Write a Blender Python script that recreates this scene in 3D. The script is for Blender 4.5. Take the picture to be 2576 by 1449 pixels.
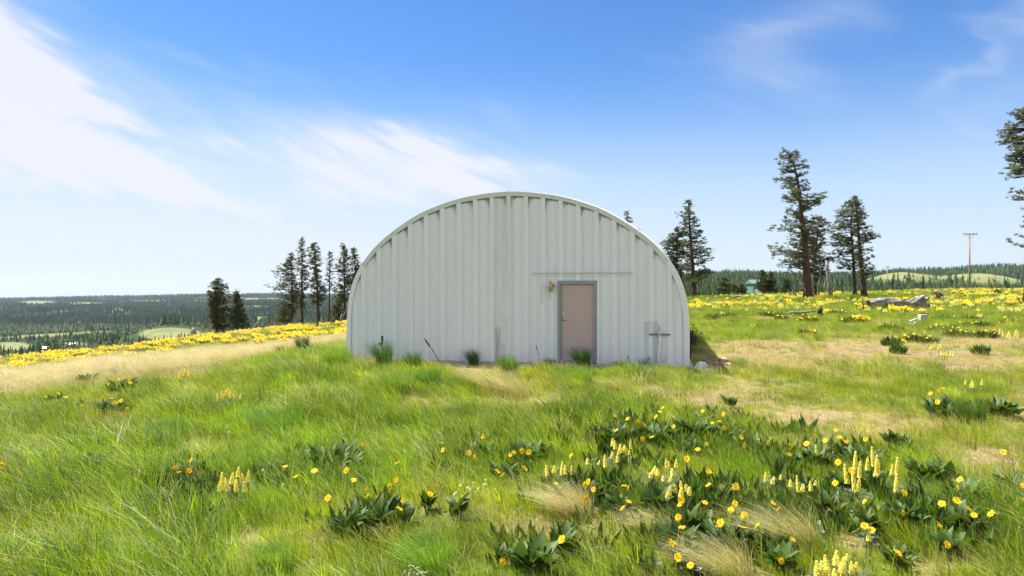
import bpy, bmesh, math, random
import numpy as np
from mathutils import Vector, Matrix, Euler
R = math.radians
random.seed(7); rng = np.random.default_rng(7)
SC = bpy.context.scene; COL = SC.collection
for o in list(bpy.data.objects): bpy.data.objects.remove(o)

# ------------------------------------------------------------------ camera, sky, sun, exposure
F, CX, CY, CZ = 1716.7, 1287.5, 724.5, 2.0
cd = bpy.data.cameras.new('camera'); cam = bpy.data.objects.new('camera', cd); COL.objects.link(cam)
cam.location = (0, 0, CZ); cam.rotation_euler = (R(90), 0, 0)
cd.sensor_width = 36; cd.lens = 24; cd.clip_start = .1; cd.clip_end = 30000
SC.camera = cam
SUN_EL, SUN_AZ = 62, -62            # azimuth measured from +Y (view direction), negative = to the left
sd = bpy.data.lights.new('sun', 'SUN'); sun = bpy.data.objects.new('sun', sd); COL.objects.link(sun)
sd.energy = 4.6; sd.angle = R(.8); sd.color = (1, .95, .86)
dvec = Vector((math.cos(R(SUN_EL))*math.sin(R(SUN_AZ)), math.cos(R(SUN_EL))*math.cos(R(SUN_AZ)), math.sin(R(SUN_EL))))
sun.rotation_euler = dvec.to_track_quat('Z', 'Y').to_euler()
SC.view_settings.view_transform = 'Standard'; SC.view_settings.look = 'None'
SC.view_settings.gamma = 1; SC.view_settings.use_curve_mapping = False
SC.cycles.denoising_prefilter = 'NONE'
SC.view_settings.exposure = 1.5
SKY = .064

def NT(nt):
    nt.nodes.clear()
    def N(t, **k):
        n = nt.nodes.new(t)
        for a, v in k.items():
            if a == 'inp':
                for i, x in v.items(): n.inputs[i].default_value = x
            else: setattr(n, a, v)
        return n
    def L(a, b): nt.links.new(a, b)
    return N, L
def mth(N, L, op, a, b=None, c=None, clamp=False):
    n = N('ShaderNodeMath', operation=op); n.use_clamp = clamp
    for i, x in enumerate((a, b, c)):
        if x is None: continue
        if isinstance(x, (int, float)): n.inputs[i].default_value = x
        else: L(x, n.inputs[i])
    return n.outputs[0]
def sstep(N, L, x, lo, hi):
    n = N('ShaderNodeMapRange', interpolation_type='SMOOTHSTEP'); L(x, n.inputs[0])
    n.inputs[1].default_value = lo; n.inputs[2].default_value = hi; return n.outputs[0]
def mixc(N, L, f, a, b, bt='MIX'):
    n = N('ShaderNodeMix', data_type='RGBA', blend_type=bt)
    for s, x in ((n.inputs[0], f), (n.inputs[6], a), (n.inputs[7], b)):
        if isinstance(x, (int, float)): s.default_value = x
        elif isinstance(x, tuple): s.default_value = (*x, 1)[:4]
        else: L(x, s)
    return n.outputs[2]

def build_world():
    w = bpy.data.worlds.new('World'); SC.world = w; w.use_nodes = True
    N, L = NT(w.node_tree)
    sky = N('ShaderNodeTexSky', sky_type='NISHITA'); sky.sun_disc = False
    sky.sun_elevation = R(SUN_EL); sky.sun_rotation = R(SUN_AZ)
    sky.altitude = 800; sky.air_density = 1.0; sky.dust_density = .35; sky.ozone_density = 3.0
    tc = N('ShaderNodeTexCoord'); sp = N('ShaderNodeSeparateXYZ'); L(tc.outputs['Generated'], sp.inputs[0])
    x, y, z = sp.outputs
    m = lambda *a, **k: mth(N, L, *a, **k)
    az = m('ARCTAN2', x, y)
    hz = m('SQRT', m('ADD', m('MULTIPLY', x, x), m('MULTIPLY', y, y)))
    v = m('DIVIDE', z, m('MAXIMUM', hz, .02))          # tan of the elevation
    # wispy cirrus: a warped, stretched noise on the sky dome
    cb = N('ShaderNodeCombineXYZ')
    L(m('ADD', m('MULTIPLY', az, .80), m('MULTIPLY', v, .55)), cb.inputs[0])
    L(m('SUBTRACT', m('MULTIPLY', v, 1.9), m('MULTIPLY', az, -.55)), cb.inputs[1]); L(y, cb.inputs[2])
    n1 = N('ShaderNodeTexNoise', inp={2: 2.6, 3: 8, 4: .62, 8: 1.9}); L(cb.outputs[0], n1.inputs[0])
    mp = N('ShaderNodeMapping', inp={1: (4, 7, 2)}); mp.inputs[3].default_value = (1.5, 4.5, 1)
    L(cb.outputs[0], mp.inputs[0])
    n2 = N('ShaderNodeTexNoise', inp={2: 2.2, 3: 9, 4: .66, 8: .9}); L(mp.outputs[0], n2.inputs[0])
    blobs = [(150, 240, 380, 150, 26, .74), (440, 310, 300, 80, 26, .50), (10, 70, 120, 120, 50, .75), (990, 390, 240, 80, 12, .85), (860, 470, 260, 60, 4, .45), (240, 330, 330, 90, 10, .40),
             (650, 470, 620, 120, 6, .46), (1880, 110, 150, 75, -8, .46), (2290, 210, 95, 26, -52, .40),
             (2590, 90, 120, 130, 60, .66), (640, 120, 160, 30, 5, .26), (1150, 470, 260, 60, 18, .45), (1100, 560, 900, 60, -3, .2),
             (2150, 380, 300, 30, -18, .18)]
    nw = N('ShaderNodeTexNoise', inp={2: 2.3, 3: 4, 4: .6}); L(cb.outputs[0], nw.inputs[0])
    sw = N('ShaderNodeSeparateColor'); L(nw.outputs[1], sw.inputs[0])
    azw = m('ADD', az, m('MULTIPLY', m('SUBTRACT', sw.outputs[0], .5), .75)); vw = m('ADD', v, m('MULTIPLY', m('SUBTRACT', sw.outputs[1], .5), .44))
    tot = None
    for (px, py, sx, sy, rot, st) in blobs:
        a0 = math.atan((px-CX)/F); v0 = (CY-py)/F*math.cos(a0); c, s = math.cos(R(rot)), math.sin(R(rot))
        da = m('SUBTRACT', azw, a0); dv = m('SUBTRACT', v0, vw)
        p = m('DIVIDE', m('ADD', m('MULTIPLY', da, c), m('MULTIPLY', dv, s)), sx/F)
        q = m('DIVIDE', m('SUBTRACT', m('MULTIPLY', dv, c), m('MULTIPLY', da, s)), sy/F)
        g = m('MULTIPLY', m('EXPONENT', m('MULTIPLY', m('ADD', m('MULTIPLY', p, p), m('MULTIPLY', q, q)), -1.0)), st)
        tot = g if tot is None else m('ADD', tot, g)
    # elsewhere (sides, overhead, behind) unseen cirrus goes on, thickened to brighten the shaded wall
    n3 = N('ShaderNodeTexNoise', inp={2: 1.4, 3: 3, 4: .5}); L(tc.outputs['Generated'], n3.inputs[0])
    away = m('MAXIMUM', sstep(N, L, m('ABSOLUTE', az), .72, 1.1), sstep(N, L, v, .46, .7))
    tot = m('ADD', tot, m('MULTIPLY', away, m('MULTIPLY', sstep(N, L, n3.outputs[0], .28, .58), 1.15)))
    wisp = m('ADD', m('MULTIPLY', n1.outputs[0], .75), m('MULTIPLY', n2.outputs[0], .55))
    cl = m('MULTIPLY', tot, sstep(N, L, m('ADD', wisp, m('MULTIPLY', tot, .16)), .53, .93), clamp=True)
    lowh = m('MULTIPLY', m('SUBTRACT', 1.0, sstep(N, L, v, .0, .26)), m('ADD', .30, m('MULTIPLY', sstep(N, L, az, .45, -.5), .62)))
    cl = m('MAXIMUM', cl, m('MULTIPLY', lowh, m('ADD', .72, m('MULTIPLY', wisp, .3)), clamp=True))
    hs = N('ShaderNodeHueSaturation', inp={0: .506, 1: 1.26, 2: 1.0}); L(sky.outputs[0], hs.inputs[4])
    cc = N('ShaderNodeCombineColor'); cc.inputs[0].default_value = CLOUD[0]; cc.inputs[1].default_value = CLOUD[1]; cc.inputs[2].default_value = CLOUD[2]
    cl = m('MAXIMUM', cl, m('MULTIPLY', tot, m('ADD', .12, m('MULTIPLY', wisp, .62)), clamp=True))
    hzc = N('ShaderNodeCombineColor', inp={0: 3.55, 1: 4.35, 2: 5.2})
    low = m('MULTIPLY', m('SUBTRACT', 1.0, sstep(N, L, v, .02, .34)), m('ADD', .80, m('MULTIPLY', sstep(N, L, az, .3, -.5), .13)))
    base = mixc(N, L, low, hs.outputs[0], hzc.outputs[0])
    col = mixc(N, L, m('MULTIPLY', cl, .93), base, cc.outputs[0])
    bg = N('ShaderNodeBackground'); bg.inputs[1].default_value = SKY; L(col, bg.inputs[0])
    out = N('ShaderNodeOutputWorld'); L(bg.outputs[0], out.inputs[0])
CLOUD = (4.9, 5.0, 5.35)
build_world()

# ------------------------------------------------------------------ helpers
def tag(o, label=None, cat=None, group=None, kind=None):
    if label: o['label'] = label
    if cat: o['category'] = cat
    if group: o['group'] = group
    if kind: o['kind'] = kind
    return o
def link(name, data, parent=None, loc=None):
    o = bpy.data.objects.new(name, data); COL.objects.link(o)
    if parent is not None: o.parent = parent
    if loc is not None: o.location = loc
    return o
def empty(name, loc=(0, 0, 0), rz=0):
    o = link(name, None, None, loc); o.rotation_euler[2] = rz; o.empty_display_size = .2; return o
def mesh_np(name, V, Fc, mat=None, smooth=False, mats=None, mi=None):
    """V (n,3); Fc list of arrays of faces (m,3) or (m,4)"""
    me = bpy.data.meshes.new(name)
    V = np.asarray(V, dtype=np.float32)
    if not isinstance(Fc, list): Fc = [Fc]
    Fc = [np.asarray(f, dtype=np.int32) for f in Fc if len(f)]
    tot = np.concatenate([np.full(len(f), f.shape[1], dtype=np.int32) for f in Fc])
    idx = np.concatenate([f.ravel() for f in Fc])
    me.vertices.add(len(V)); me.vertices.foreach_set('co', V.ravel())
    me.loops.add(len(idx)); me.loops.foreach_set('vertex_index', idx)
    st = np.concatenate([[0], np.cumsum(tot)[:-1]]).astype(np.int32)
    me.polygons.add(len(tot)); me.polygons.foreach_set('loop_start', st)
    try: me.polygons.foreach_set('loop_total', tot)
    except Exception: pass
    for mm in (mats or ([mat] if mat else [])): me.materials.append(mm)
    if mi is not None: me.polygons.foreach_set('material_index', np.asarray(mi, dtype=np.int32))
    me.update(calc_edges=True)
    me.polygons.foreach_set('use_smooth', np.full(len(tot), bool(smooth)))
    return me
class MB:
    """collects boxes, tubes and strips, builds ONE mesh"""
    def __init__(s): s.v = []; s.f = []
    def add(s, vs, fs):
        b = len(s.v); s.v += [tuple(v) for v in vs]; s.f += [tuple(b+i for i in f) for f in fs]
    def box(s, x0, x1, y0, y1, z0, z1):
        s.add([(x0,y0,z0),(x1,y0,z0),(x1,y1,z0),(x0,y1,z0),(x0,y0,z1),(x1,y0,z1),(x1,y1,z1),(x0,y1,z1)],
              [(0,3,2,1),(4,5,6,7),(0,1,5,4),(1,2,6,5),(2,3,7,6),(3,0,4,7)])
    def tube(s, pts, rad, n=6, cap=True):
        pts = [Vector(p) for p in pts]; rings = []
        if not hasattr(rad, '__len__'): rad = [rad]*len(pts)
        for i, p in enumerate(pts):
            d = (pts[min(i+1, len(pts)-1)] - pts[max(i-1, 0)]).normalized()
            a = d.cross(Vector((0, 1, 0)) if abs(d.y) < .9 else Vector((1, 0, 0))).normalized(); b = d.cross(a)
            rings.append([p + a*(rad[i]*math.cos(2*math.pi*k/n)) + b*(rad[i]*math.sin(2*math.pi*k/n)) for k in range(n)])
        vs = [q for r in rings for q in r]; fs = []
        for i in range(len(pts)-1):
            for k in range(n):
                fs.append((i*n+k, i*n+(k+1) % n, (i+1)*n+(k+1) % n, (i+1)*n+k))
        if cap: fs += [tuple(range(n))[::-1], tuple((len(pts)-1)*n+k for k in range(n))]
        s.add(vs, fs)
    def lathe(s, prof, n=20, c=(0, 0, 0)):
        vs = [(c[0]+r*math.cos(2*math.pi*k/n), c[1]+r*math.sin(2*math.pi*k/n), c[2]+z) for r, z in prof for k in range(n)]; fs = []
        for i in range(len(prof)-1):
            for k in range(n): fs.append((i*n+k, i*n+(k+1) % n, (i+1)*n+(k+1) % n, (i+1)*n+k))
        s.add(vs, fs)
    def mesh(s, name, mat, smooth=False):
        me = bpy.data.meshes.new(name); me.from_pydata(s.v, [], s.f); me.materials.append(mat)
        for p in me.polygons: p.use_smooth = smooth
        me.update(); return me
    def build(s, name, mat, parent=None, smooth=False, bevel=0, loc=None):
        o = link(name, s.mesh(name, mat, smooth), parent, loc)
        if bevel:
            b = o.modifiers.new('bevel', 'BEVEL'); b.width = bevel; b.segments = 2; b.limit_method = 'ANGLE'
        return o

def vnoise(x, y, seed=0):
    """smooth value noise, numpy"""
    x = np.asarray(x, float); y = np.asarray(y, float)
    xi = np.floor(x).astype(np.int64); yi = np.floor(y).astype(np.int64); fx = x-xi; fy = y-yi
    fx = fx*fx*(3-2*fx); fy = fy*fy*(3-2*fy)
    def h(a, b):
        n = (a*374761393 + b*668265263 + seed*982451653) & 0x7fffffff
        n = ((n ^ (n >> 13))*1274126177) & 0x7fffffff
        return ((n ^ (n >> 16)) & 0xffff)/65535.
    return (h(xi, yi)*(1-fx)+h(xi+1, yi)*fx)*(1-fy)+(h(xi, yi+1)*(1-fx)+h(xi+1, yi+1)*fx)*fy
def fbm(x, y, seed=0, oc=3):
    s = 0; a = 1; t = 0
    for k in range(oc): s = s + a*vnoise(x*2**k, y*2**k, seed+k); t += a; a *= .5
    return s/t
def sm(x, a, b):
    t = np.clip((x-a)/(b-a), 0, 1); return t*t*(3-2*t)

# ------------------------------------------------------------------ materials
def mat(name, col, rough=.8, metal=0, var=.12, scale=6., bump=0., bscale=40., spec=.3, col2=None, stretch=(1, 1, 1)):
    m = bpy.data.materials.new(name); m.use_nodes = True; N, L = NT(m.node_tree)
    tc = N('ShaderNodeTexCoord'); mp = N('ShaderNodeMapping'); mp.inputs[3].default_value = stretch; L(tc.outputs['Object'], mp.inputs[0])
    n = N('ShaderNodeTexNoise', inp={2: scale, 3: 6, 4: .6}); L(mp.outputs[0], n.inputs[0])
    c2 = col2 or tuple(c*(1-var*2) for c in col)
    f = sstep(N, L, n.outputs[0], .35, .68)
    c = mixc(N, L, f, col, c2)
    b = N('ShaderNodeBsdfPrincipled', inp={'Roughness': rough, 'Metallic': metal, 'Specular IOR Level': spec}); L(c, b.inputs[0])
    if bump:
        n2 = N('ShaderNodeTexNoise', inp={2: bscale, 3: 5}); L(mp.outputs[0], n2.inputs[0])
        bp = N('ShaderNodeBump', inp={0: bump, 1: .02}); L(n2.outputs[0], bp.inputs[2]); L(bp.outputs[0], b.inputs['Normal'])
    o = N('ShaderNodeOutputMaterial'); L(b.outputs[0], o.inputs[0]); return m
def leaf_mat(name, col, trans=.4, tint=False, rough=.6, var=.25, gloss=.06, tcol=None, objrand=True):
    """foliage: diffuse + translucent + a little gloss, coloured by instance tint or by object"""
    m = bpy.data.materials.new(name); m.use_nodes = True; N, L = NT(m.node_tree)
    if tint:
        a = N('ShaderNodeAttribute', attribute_type='INSTANCER', attribute_name='tint'); base = a.outputs['Color']
    else:
        rg = N('ShaderNodeRGB'); rg.outputs[0].default_value = (*col, 1); base = rg.outputs[0]
    oi = N('ShaderNodeObjectInfo'); geo = N('ShaderNodeNewGeometry')
    rnd = mth(N, L, 'ADD', mth(N, L, 'MULTIPLY', oi.outputs['Random'] if objrand else geo.outputs['Random Per Island'], .5), mth(N, L, 'MULTIPLY', geo.outputs['Random Per Island'], .5))
    val = mth(N, L, 'ADD', 1-var, mth(N, L, 'MULTIPLY', rnd, 2*var))
    hue = mth(N, L, 'ADD', .488, mth(N, L, 'MULTIPLY', geo.outputs['Random Per Island'], .024))
    hs = N('ShaderNodeHueSaturation'); L(base, hs.inputs[4]); L(val, hs.inputs[2]); L(hue, hs.inputs[0])
    d = N('ShaderNodeBsdfDiffuse'); L(hs.outputs[0], d.inputs[0])
    t = N('ShaderNodeBsdfTranslucent')
    tc_ = mixc(N, L, 1., hs.outputs[0], tcol or (1.25, 1.15, .6), 'MULTIPLY'); L(tc_, t.inputs[0])
    mx = N('ShaderNodeMixShader', inp={0: trans}); L(d.outputs[0], mx.inputs[1]); L(t.outputs[0], mx.inputs[2])
    g = N('ShaderNodeBsdfGlossy', inp={1: .6}); g.inputs[0].default_value = (1, 1, 1, 1)
    m2 = N('ShaderNodeMixShader', inp={0: gloss}); L(mx.outputs[0], m2.inputs[1]); L(g.outputs[0], m2.inputs[2])
    o = N('ShaderNodeOutputMaterial'); L(m2.outputs[0], o.inputs[0]); return m

M = {}
M['grass'] = leaf_mat('grass_blade', (1, 1, 1), .45, True, var=.22, gloss=.05)
M['balsam_leaf'] = leaf_mat('balsamroot_leaf', (.066, .125, .020), .34, var=.42, gloss=.022)
M['petal'] = leaf_mat('yellow_petal', (.88, .56, .012), .40, var=.08, gloss=.01, tcol=(1.1, 1.05, .7))
M['field_petal'] = leaf_mat('field_petal', (.84, .57, .018), .40, var=.18, gloss=.01, tcol=(1.1, 1.05, .7))
M['disc'] = mat('flower_disc', (.55, .27, .02), .9, var=.2, scale=200)
M['stem'] = leaf_mat('green_stem', (.10, .15, .05), .1, var=.2)
M['lupine'] = leaf_mat('pale_yellow_floret', (.90, .84, .20), .40, var=.12, gloss=.01, tcol=(1.1, 1.05, .8))
M['lupine_leaf'] = leaf_mat('lupine_leaf', (.075, .125, .055), .3, var=.25)
M['needle'] = leaf_mat('pine_needle', (.095, .108, .034), .30, var=.38, gloss=.03, tcol=(1.2, 1.15, .5))
M['young_needle'] = leaf_mat('young_pine_needle', (.085, .11, .030), .25, var=.3, gloss=.03, tcol=(1.2, 1.15, .5))
M['bark'] = mat('pine_bark', (.085, .055, .042), .95, scale=3, col2=(.030, .024, .022), bump=.8, bscale=14, stretch=(3, 3, .8))
M['redbark'] = mat('red_pine_bark', (.15, .070, .048), .95, scale=3, col2=(.05, .030, .026), bump=.8, bscale=14, stretch=(3, 3, .6))
M['deadwood'] = mat('silver_dead_wood', (.30, .27, .245), .9, scale=4, col2=(.13, .11, .10), bump=.9, bscale=16, stretch=(1, 1, 1))
M['twig'] = mat('grey_twig', (.30, .27, .25), .95, scale=4, col2=(.14, .12, .11))
M['darkwood'] = mat('charred_wood', (.07, .05, .04), .95, scale=6, col2=(.02, .018, .016), bump=.8)
M['stalk'] = mat('dry_brown_stalk', (.22, .12, .06), .9, scale=20, col2=(.12, .065, .035))
M['polewood'] = mat('pole_wood', (.36, .27, .19), .9, scale=3, col2=(.24, .17, .12), stretch=(3, 3, .3))
M['concrete'] = mat('concrete', (.50, .47, .43), .95, scale=7, col2=(.33, .30, .27), bump=.6, bscale=60)
M['whiteconcrete'] = mat('pale_concrete', (.52, .49, .46), .95, scale=5, col2=(.36, .32, .29), bump=.9, bscale=30)
M['rock'] = mat('brown_rock', (.36, .25, .19), .95, scale=6, col2=(.20, .14, .11), bump=.9, bscale=25)
M['frame'] = mat('grey_door_frame', (.30, .335, .34), .6, scale=3, col2=(.26, .29, .295), spec=.4)
M['door'] = mat('taupe_door', (.60, .43, .40), .75, scale=60, col2=(.52, .385, .35), bump=.15, bscale=400)
M['chrome'] = mat('brushed_steel', (.72, .73, .74), .25, 1, var=.05)
M['brass'] = mat('aged_brass', (.70, .48, .22), .32, .9, scale=30, col2=(.52, .36, .18))
M['pvc'] = mat('white_pvc', (.84, .85, .86), .5, var=.04)
M['galv'] = mat('galvanised_strut', (.46, .45, .40), .55, .5, scale=20, col2=(.32, .31, .27))
M['dark'] = mat('dark_gap', (.03, .03, .03), .9)
M['hydrant'] = mat('dark_green_paint', (.012, .085, .085), .45, scale=20)
M['shedgreen'] = mat('pale_green_siding', (.10, .20, .16), .7, scale=3, col2=(.08, .17, .14))
M['shedwhite'] = mat('white_siding', (.78, .78, .78), .7, var=.05)
M['bleached'] = mat('bleached_board', (.42, .38, .36), .9, scale=5, col2=(.28, .25, .23), stretch=(1, 1, 4))
M['white_flower'] = leaf_mat('white_umbel', (.75, .75, .66), .3, var=.1)
M['blue_flower'] = leaf_mat('pale_blue_floret', (.42, .46, .75), .3, var=.1, tcol=(1, 1, 1))
M['bush'] = leaf_mat('bush_leaf', (.075, .085, .03), .3, var=.35)
def glass_mat():
    m = bpy.data.materials.new('yellowed_glass'); m.use_nodes = True; N, L = NT(m.node_tree)
    b = N('ShaderNodeBsdfPrincipled', inp={'Base Color': (.70, .72, .40, 1), 'Roughness': .12, 'Transmission Weight': .55, 'IOR': 1.45})
    o = N('ShaderNodeOutputMaterial'); L(b.outputs[0], o.inputs[0]); return m
M['glass'] = glass_mat()

def metal_panel_mat(name, stains_and_shade=True):
    """white painted steel siding, local x = along the wall, z = up"""
    m = bpy.data.materials.new(name); m.use_nodes = True; N, L = NT(m.node_tree)
    tc = N('ShaderNodeTexCoord'); sp = N('ShaderNodeSeparateXYZ'); L(tc.outputs['Object'], sp.inputs[0]); x, y, z = sp.outputs
    mm = lambda *a, **k: mth(N, L, *a, **k)
    def st(sx, sz, seed, detail=5, rough=.6):
        c = N('ShaderNodeCombineXYZ'); L(mm('MULTIPLY', x, sx), c.inputs[0]); L(mm('MULTIPLY', z, sz), c.inputs[2]); c.inputs[1].default_value = seed
        n = N('ShaderNodeTexNoise', inp={2: 1., 3: detail, 4: rough}); L(c.outputs[0], n.inputs[0]); return n.outputs[0]
    base = mixc(N, L, sstep(N, L, st(9, .25, 1), .35, .65), (.89, .85, .87), (.86, .82, .842))
    base = mixc(N, L, mm('MULTIPLY', sstep(N, L, st(2.2, .5, 3), .5, .75), .5), base, (.81, .79, .785))
    base = mixc(N, L, mm('MULTIPLY', sstep(N, L, st(55, 1.1, 5, 3), .55, .8), .13), base, (.50, .50, .48))
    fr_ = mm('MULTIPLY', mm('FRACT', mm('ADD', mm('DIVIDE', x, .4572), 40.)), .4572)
    if stains_and_shade:      # rib shading painted into the colour: grey crease lines and a bluish band
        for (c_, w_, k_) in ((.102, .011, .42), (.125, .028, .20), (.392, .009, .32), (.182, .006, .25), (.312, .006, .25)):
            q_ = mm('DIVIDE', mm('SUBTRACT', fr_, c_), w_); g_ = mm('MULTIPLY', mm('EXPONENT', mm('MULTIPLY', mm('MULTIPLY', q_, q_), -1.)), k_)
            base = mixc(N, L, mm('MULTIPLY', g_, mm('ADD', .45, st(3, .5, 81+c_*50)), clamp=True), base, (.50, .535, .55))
    if stains_and_shade:
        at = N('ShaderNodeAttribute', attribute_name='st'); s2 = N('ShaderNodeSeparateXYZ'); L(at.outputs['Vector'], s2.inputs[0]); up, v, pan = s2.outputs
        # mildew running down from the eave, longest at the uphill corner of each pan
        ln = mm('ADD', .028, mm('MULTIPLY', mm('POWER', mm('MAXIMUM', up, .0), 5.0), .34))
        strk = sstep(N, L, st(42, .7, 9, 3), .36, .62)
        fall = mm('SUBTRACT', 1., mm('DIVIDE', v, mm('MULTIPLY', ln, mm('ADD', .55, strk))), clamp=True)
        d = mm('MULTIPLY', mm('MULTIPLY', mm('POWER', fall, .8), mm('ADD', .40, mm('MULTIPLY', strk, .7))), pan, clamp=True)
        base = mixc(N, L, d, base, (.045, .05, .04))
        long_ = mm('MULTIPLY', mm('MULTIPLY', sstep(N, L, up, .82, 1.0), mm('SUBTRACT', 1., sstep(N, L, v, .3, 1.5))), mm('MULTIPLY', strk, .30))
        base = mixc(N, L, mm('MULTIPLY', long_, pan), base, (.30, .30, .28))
        # patches of old grime with their own outline: s0,s1,z0,z1,strength,colour
        for (s0, s1, z0, z1, k, cl, sd_) in ((-.40, .10, -.2, 4.4, .30, (.52, .50, .42), 21), (-.37, -.21, .05, .98, .85, (.33, .31, .27), 31), (-.20, -.10, .05, .55, .5, (.40, .37, .32), 35),
                                             (3.50, 3.60, .1, 1.17, .55, (.36, .38, .36), 51), (3.72, 3.90, .1, 1.17, .55, (.38, .40, .38), 55), (3.56, 3.86, .82, 1.17, .35, (.36, .37, .36), 57),
                                             (.86, .94, 1.6, 2.35, .35, (.30, .33, .30), 61), (1.08, 1.13, 1.7, 2.2, .5, (.22, .24, .22), 62)):
            bx = mm('MULTIPLY', mm('SUBTRACT', sstep(N, L, x, s0-.02, s0+.02), sstep(N, L, x, s1-.02, s1+.02)), mm('SUBTRACT', sstep(N, L, z, z0-.02, z0+.02), sstep(N, L, z, z1-.04, z1+.02)))
            t = mm('MULTIPLY', mm('MULTIPLY', bx, k), sstep(N, L, st(30, 1.6, sd_, 4), .33, .62))
            base = mixc(N, L, t, base, cl)
        # dirt splashed up from the ground
        low = mm('MULTIPLY', mm('SUBTRACT', 1., sstep(N, L, z, .05, .35)), sstep(N, L, st(6, 6, 71), .4, .7))
        base = mixc(N, L, mm('MULTIPLY', low, .35), base, (.45, .38, .30))
    b = N('ShaderNodeBsdfPrincipled', inp={'Roughness': .5, 'Specular IOR Level': .35}); L(base, b.inputs[0])
    c = N('ShaderNodeCombineXYZ'); L(mm('MULTIPLY', x, 5), c.inputs[0]); L(mm('MULTIPLY', z, 1.6), c.inputs[2])
    n = N('ShaderNodeTexNoise', inp={2: 1., 3: 3}); L(c.outputs[0], n.inputs[0])
    bp = N('ShaderNodeBump', inp={0: .25, 1: .03}); L(n.outputs[0], bp.inputs[2]); L(bp.outputs[0], b.inputs['Normal'])
    o = N('ShaderNodeOutputMaterial'); L(b.outputs[0], o.inputs[0]); return m
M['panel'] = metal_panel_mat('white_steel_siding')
M['sheet'] = metal_panel_mat('white_steel_sheet', False)
M['trim'] = mat('pale_grey_green_trim', (.74, .725, .66), .5, scale=4, col2=(.68, .67, .61), spec=.35)

# ------------------------------------------------------------------ terrain
def P3(px, py, Y): return ((px-CX)/F*Y, Y, CZ-(py-CY)/F*Y)
ctl = [P3(*a) for a in (
 (0,1449,6.2),(1287,1449,6.15),(2575,1449,6.0),(0,1250,8.2),(1287,1250,8.0),(2575,1250,7.9),(0,1100,11.7),(1287,1100,10.8),(2575,1100,10.6),
 (0,1000,15.8),(700,1000,14.5),(1287,1000,13.8),(2575,1000,13.8),(500,950,19),(500,905,26),(0,960,20),(0,932,29),
 (0,912,38),(0,903,45),(250,900,36),(250,880,50),(500,880,38),(500,845,58),(700,862,38),(700,824,64),(870,844,36),(870,811,66),
 (1800,905,19),(2000,900,19.5),(2000,850,27),(2000,800,38),(2000,770,50),(2000,742,75),(1760,780,45),(1760,746,75),(2300,850,27),(2300,800,37),
 (2300,770,50),(2300,731,90),(2575,850,26),(2575,800,36),(2575,765,50),(2575,727,100),(1287,790,62),(-400,960,40),(-400,1000,20),(3000,760,45),(3000,850,22),(3000,727,100))]
ctl = [(a, b, c-.32*min(1, max(0, (b-22)/35.))) for a, b, c in ctl]+[P3(*a) for a in ((0,935,58),(-400,960,55),(250,912,66))]
ctl += [(-4.6,18.7,-.03),(4.5,16.7,.0),(0,17.6,-.03),(-4,30,-.25),(4,30,-.1),(2,17,-.06),(-8,19,-.12),(0,1,-.95),(-14,0,-1.0),(14,0,-.9),(0,-15,-1.2),(-40,-15,-1.6),(40,-15,-1.2),(0,22,-.05)]
ctl = np.array(ctl)
def _tps(P, z):
    n = len(P); d = np.linalg.norm(P[:, None]-P[None], axis=2); K = np.where(d > 0, d*d*np.log(np.maximum(d, 1e-9)), 0)
    K += np.eye(n)*.04
    A = np.zeros((n+3, n+3)); A[:n, :n] = K; A[:n, n] = 1; A[:n, n+1:] = P; A[n, :n] = 1; A[n+1:, :n] = P.T
    return np.linalg.solve(A, np.concatenate([z, [0, 0, 0]]))
_S = 20.; _W = _tps(ctl[:, :2]/_S, ctl[:, 2])
def near_h(X, Y):
    p = np.stack([X, Y], -1)/_S; q = ctl[:, :2]/_S; out = np.zeros(X.shape)
    for i in range(len(q)):
        d2 = (p[..., 0]-q[i, 0])**2+(p[..., 1]-q[i, 1])**2
        out += _W[i]*.5*d2*np.log(np.maximum(d2, 1e-12))
    return out+_W[-3]+_W[-2]*p[..., 0]+_W[-1]*p[..., 1]
def zf(py, Y): return CZ-(py-CY)/F*Y
LK = [60, 110, 250, 500, 650, 900, 1150, 1500, 1900, 2400, 3000, 3600, 4400, 5200, 7500]
def col_left(pys, r0): return [r0, r0-6, -32, None]+[zf(p, Y) for p, Y in zip(pys, LK[4:13])]+[-95, -140]
cols = {
 -900: col_left([905,872,845,818,800,782,772,764,757], -6.),
 0:   col_left([888,862,838,812,795,775,768,761,752], -5.4),
 300: col_left([868,848,828,806,790,772,762,757,746], -4.4),
 500: col_left([850,838,820,800,785,768,757,750,742], -3.0),
 700: col_left([842,830,815,796,780,764,753,748,740], -2.2),
 900: col_left([835,822,808,790,775,760,752,748,742], -1.8)}
def col_right(sk, r0, rd):
    e = sk+6
    return [r0-.35, rd-.35, -9, -10, -4, zf(715, 900), zf(706, 1150), zf(e, 1500), zf(e, 1500)-6, -10, -30, -45, -60, -80, -140]
cols.update({1740: col_right(690, 1.0, .2), 1900: col_right(687, 1.1, .5), 2030: col_right(690, 1.3, 1.0), 2120: col_right(692, 1.4, 1.2), 2200: col_right(690, 1.5, 1.4),
 2270: col_right(681, 1.6, 1.7), 2370: col_right(681, 1.7, 2.0), 2450: col_right(676, 1.7, 2.1), 2575: col_right(667, 1.6, 2.0), 3300: col_right(655, 1.5, 1.8)})
ck = sorted(cols); CU = np.array([(k-CX)/F for k in ck]); CZs = []
for k in ck:
    c = cols[k]
    if c[3] is None: c[3] = c[4]+4
    CZs.append(c)
CZs = np.array(CZs, float); LKa = np.array(LK, float)
bumps = [(430, 690, 44, 45, 15), (2262, 800, 38, 60, 15), (2460, 780, 52, 60, 15), (1620, 1000, 90, 90, 6)]
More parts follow.
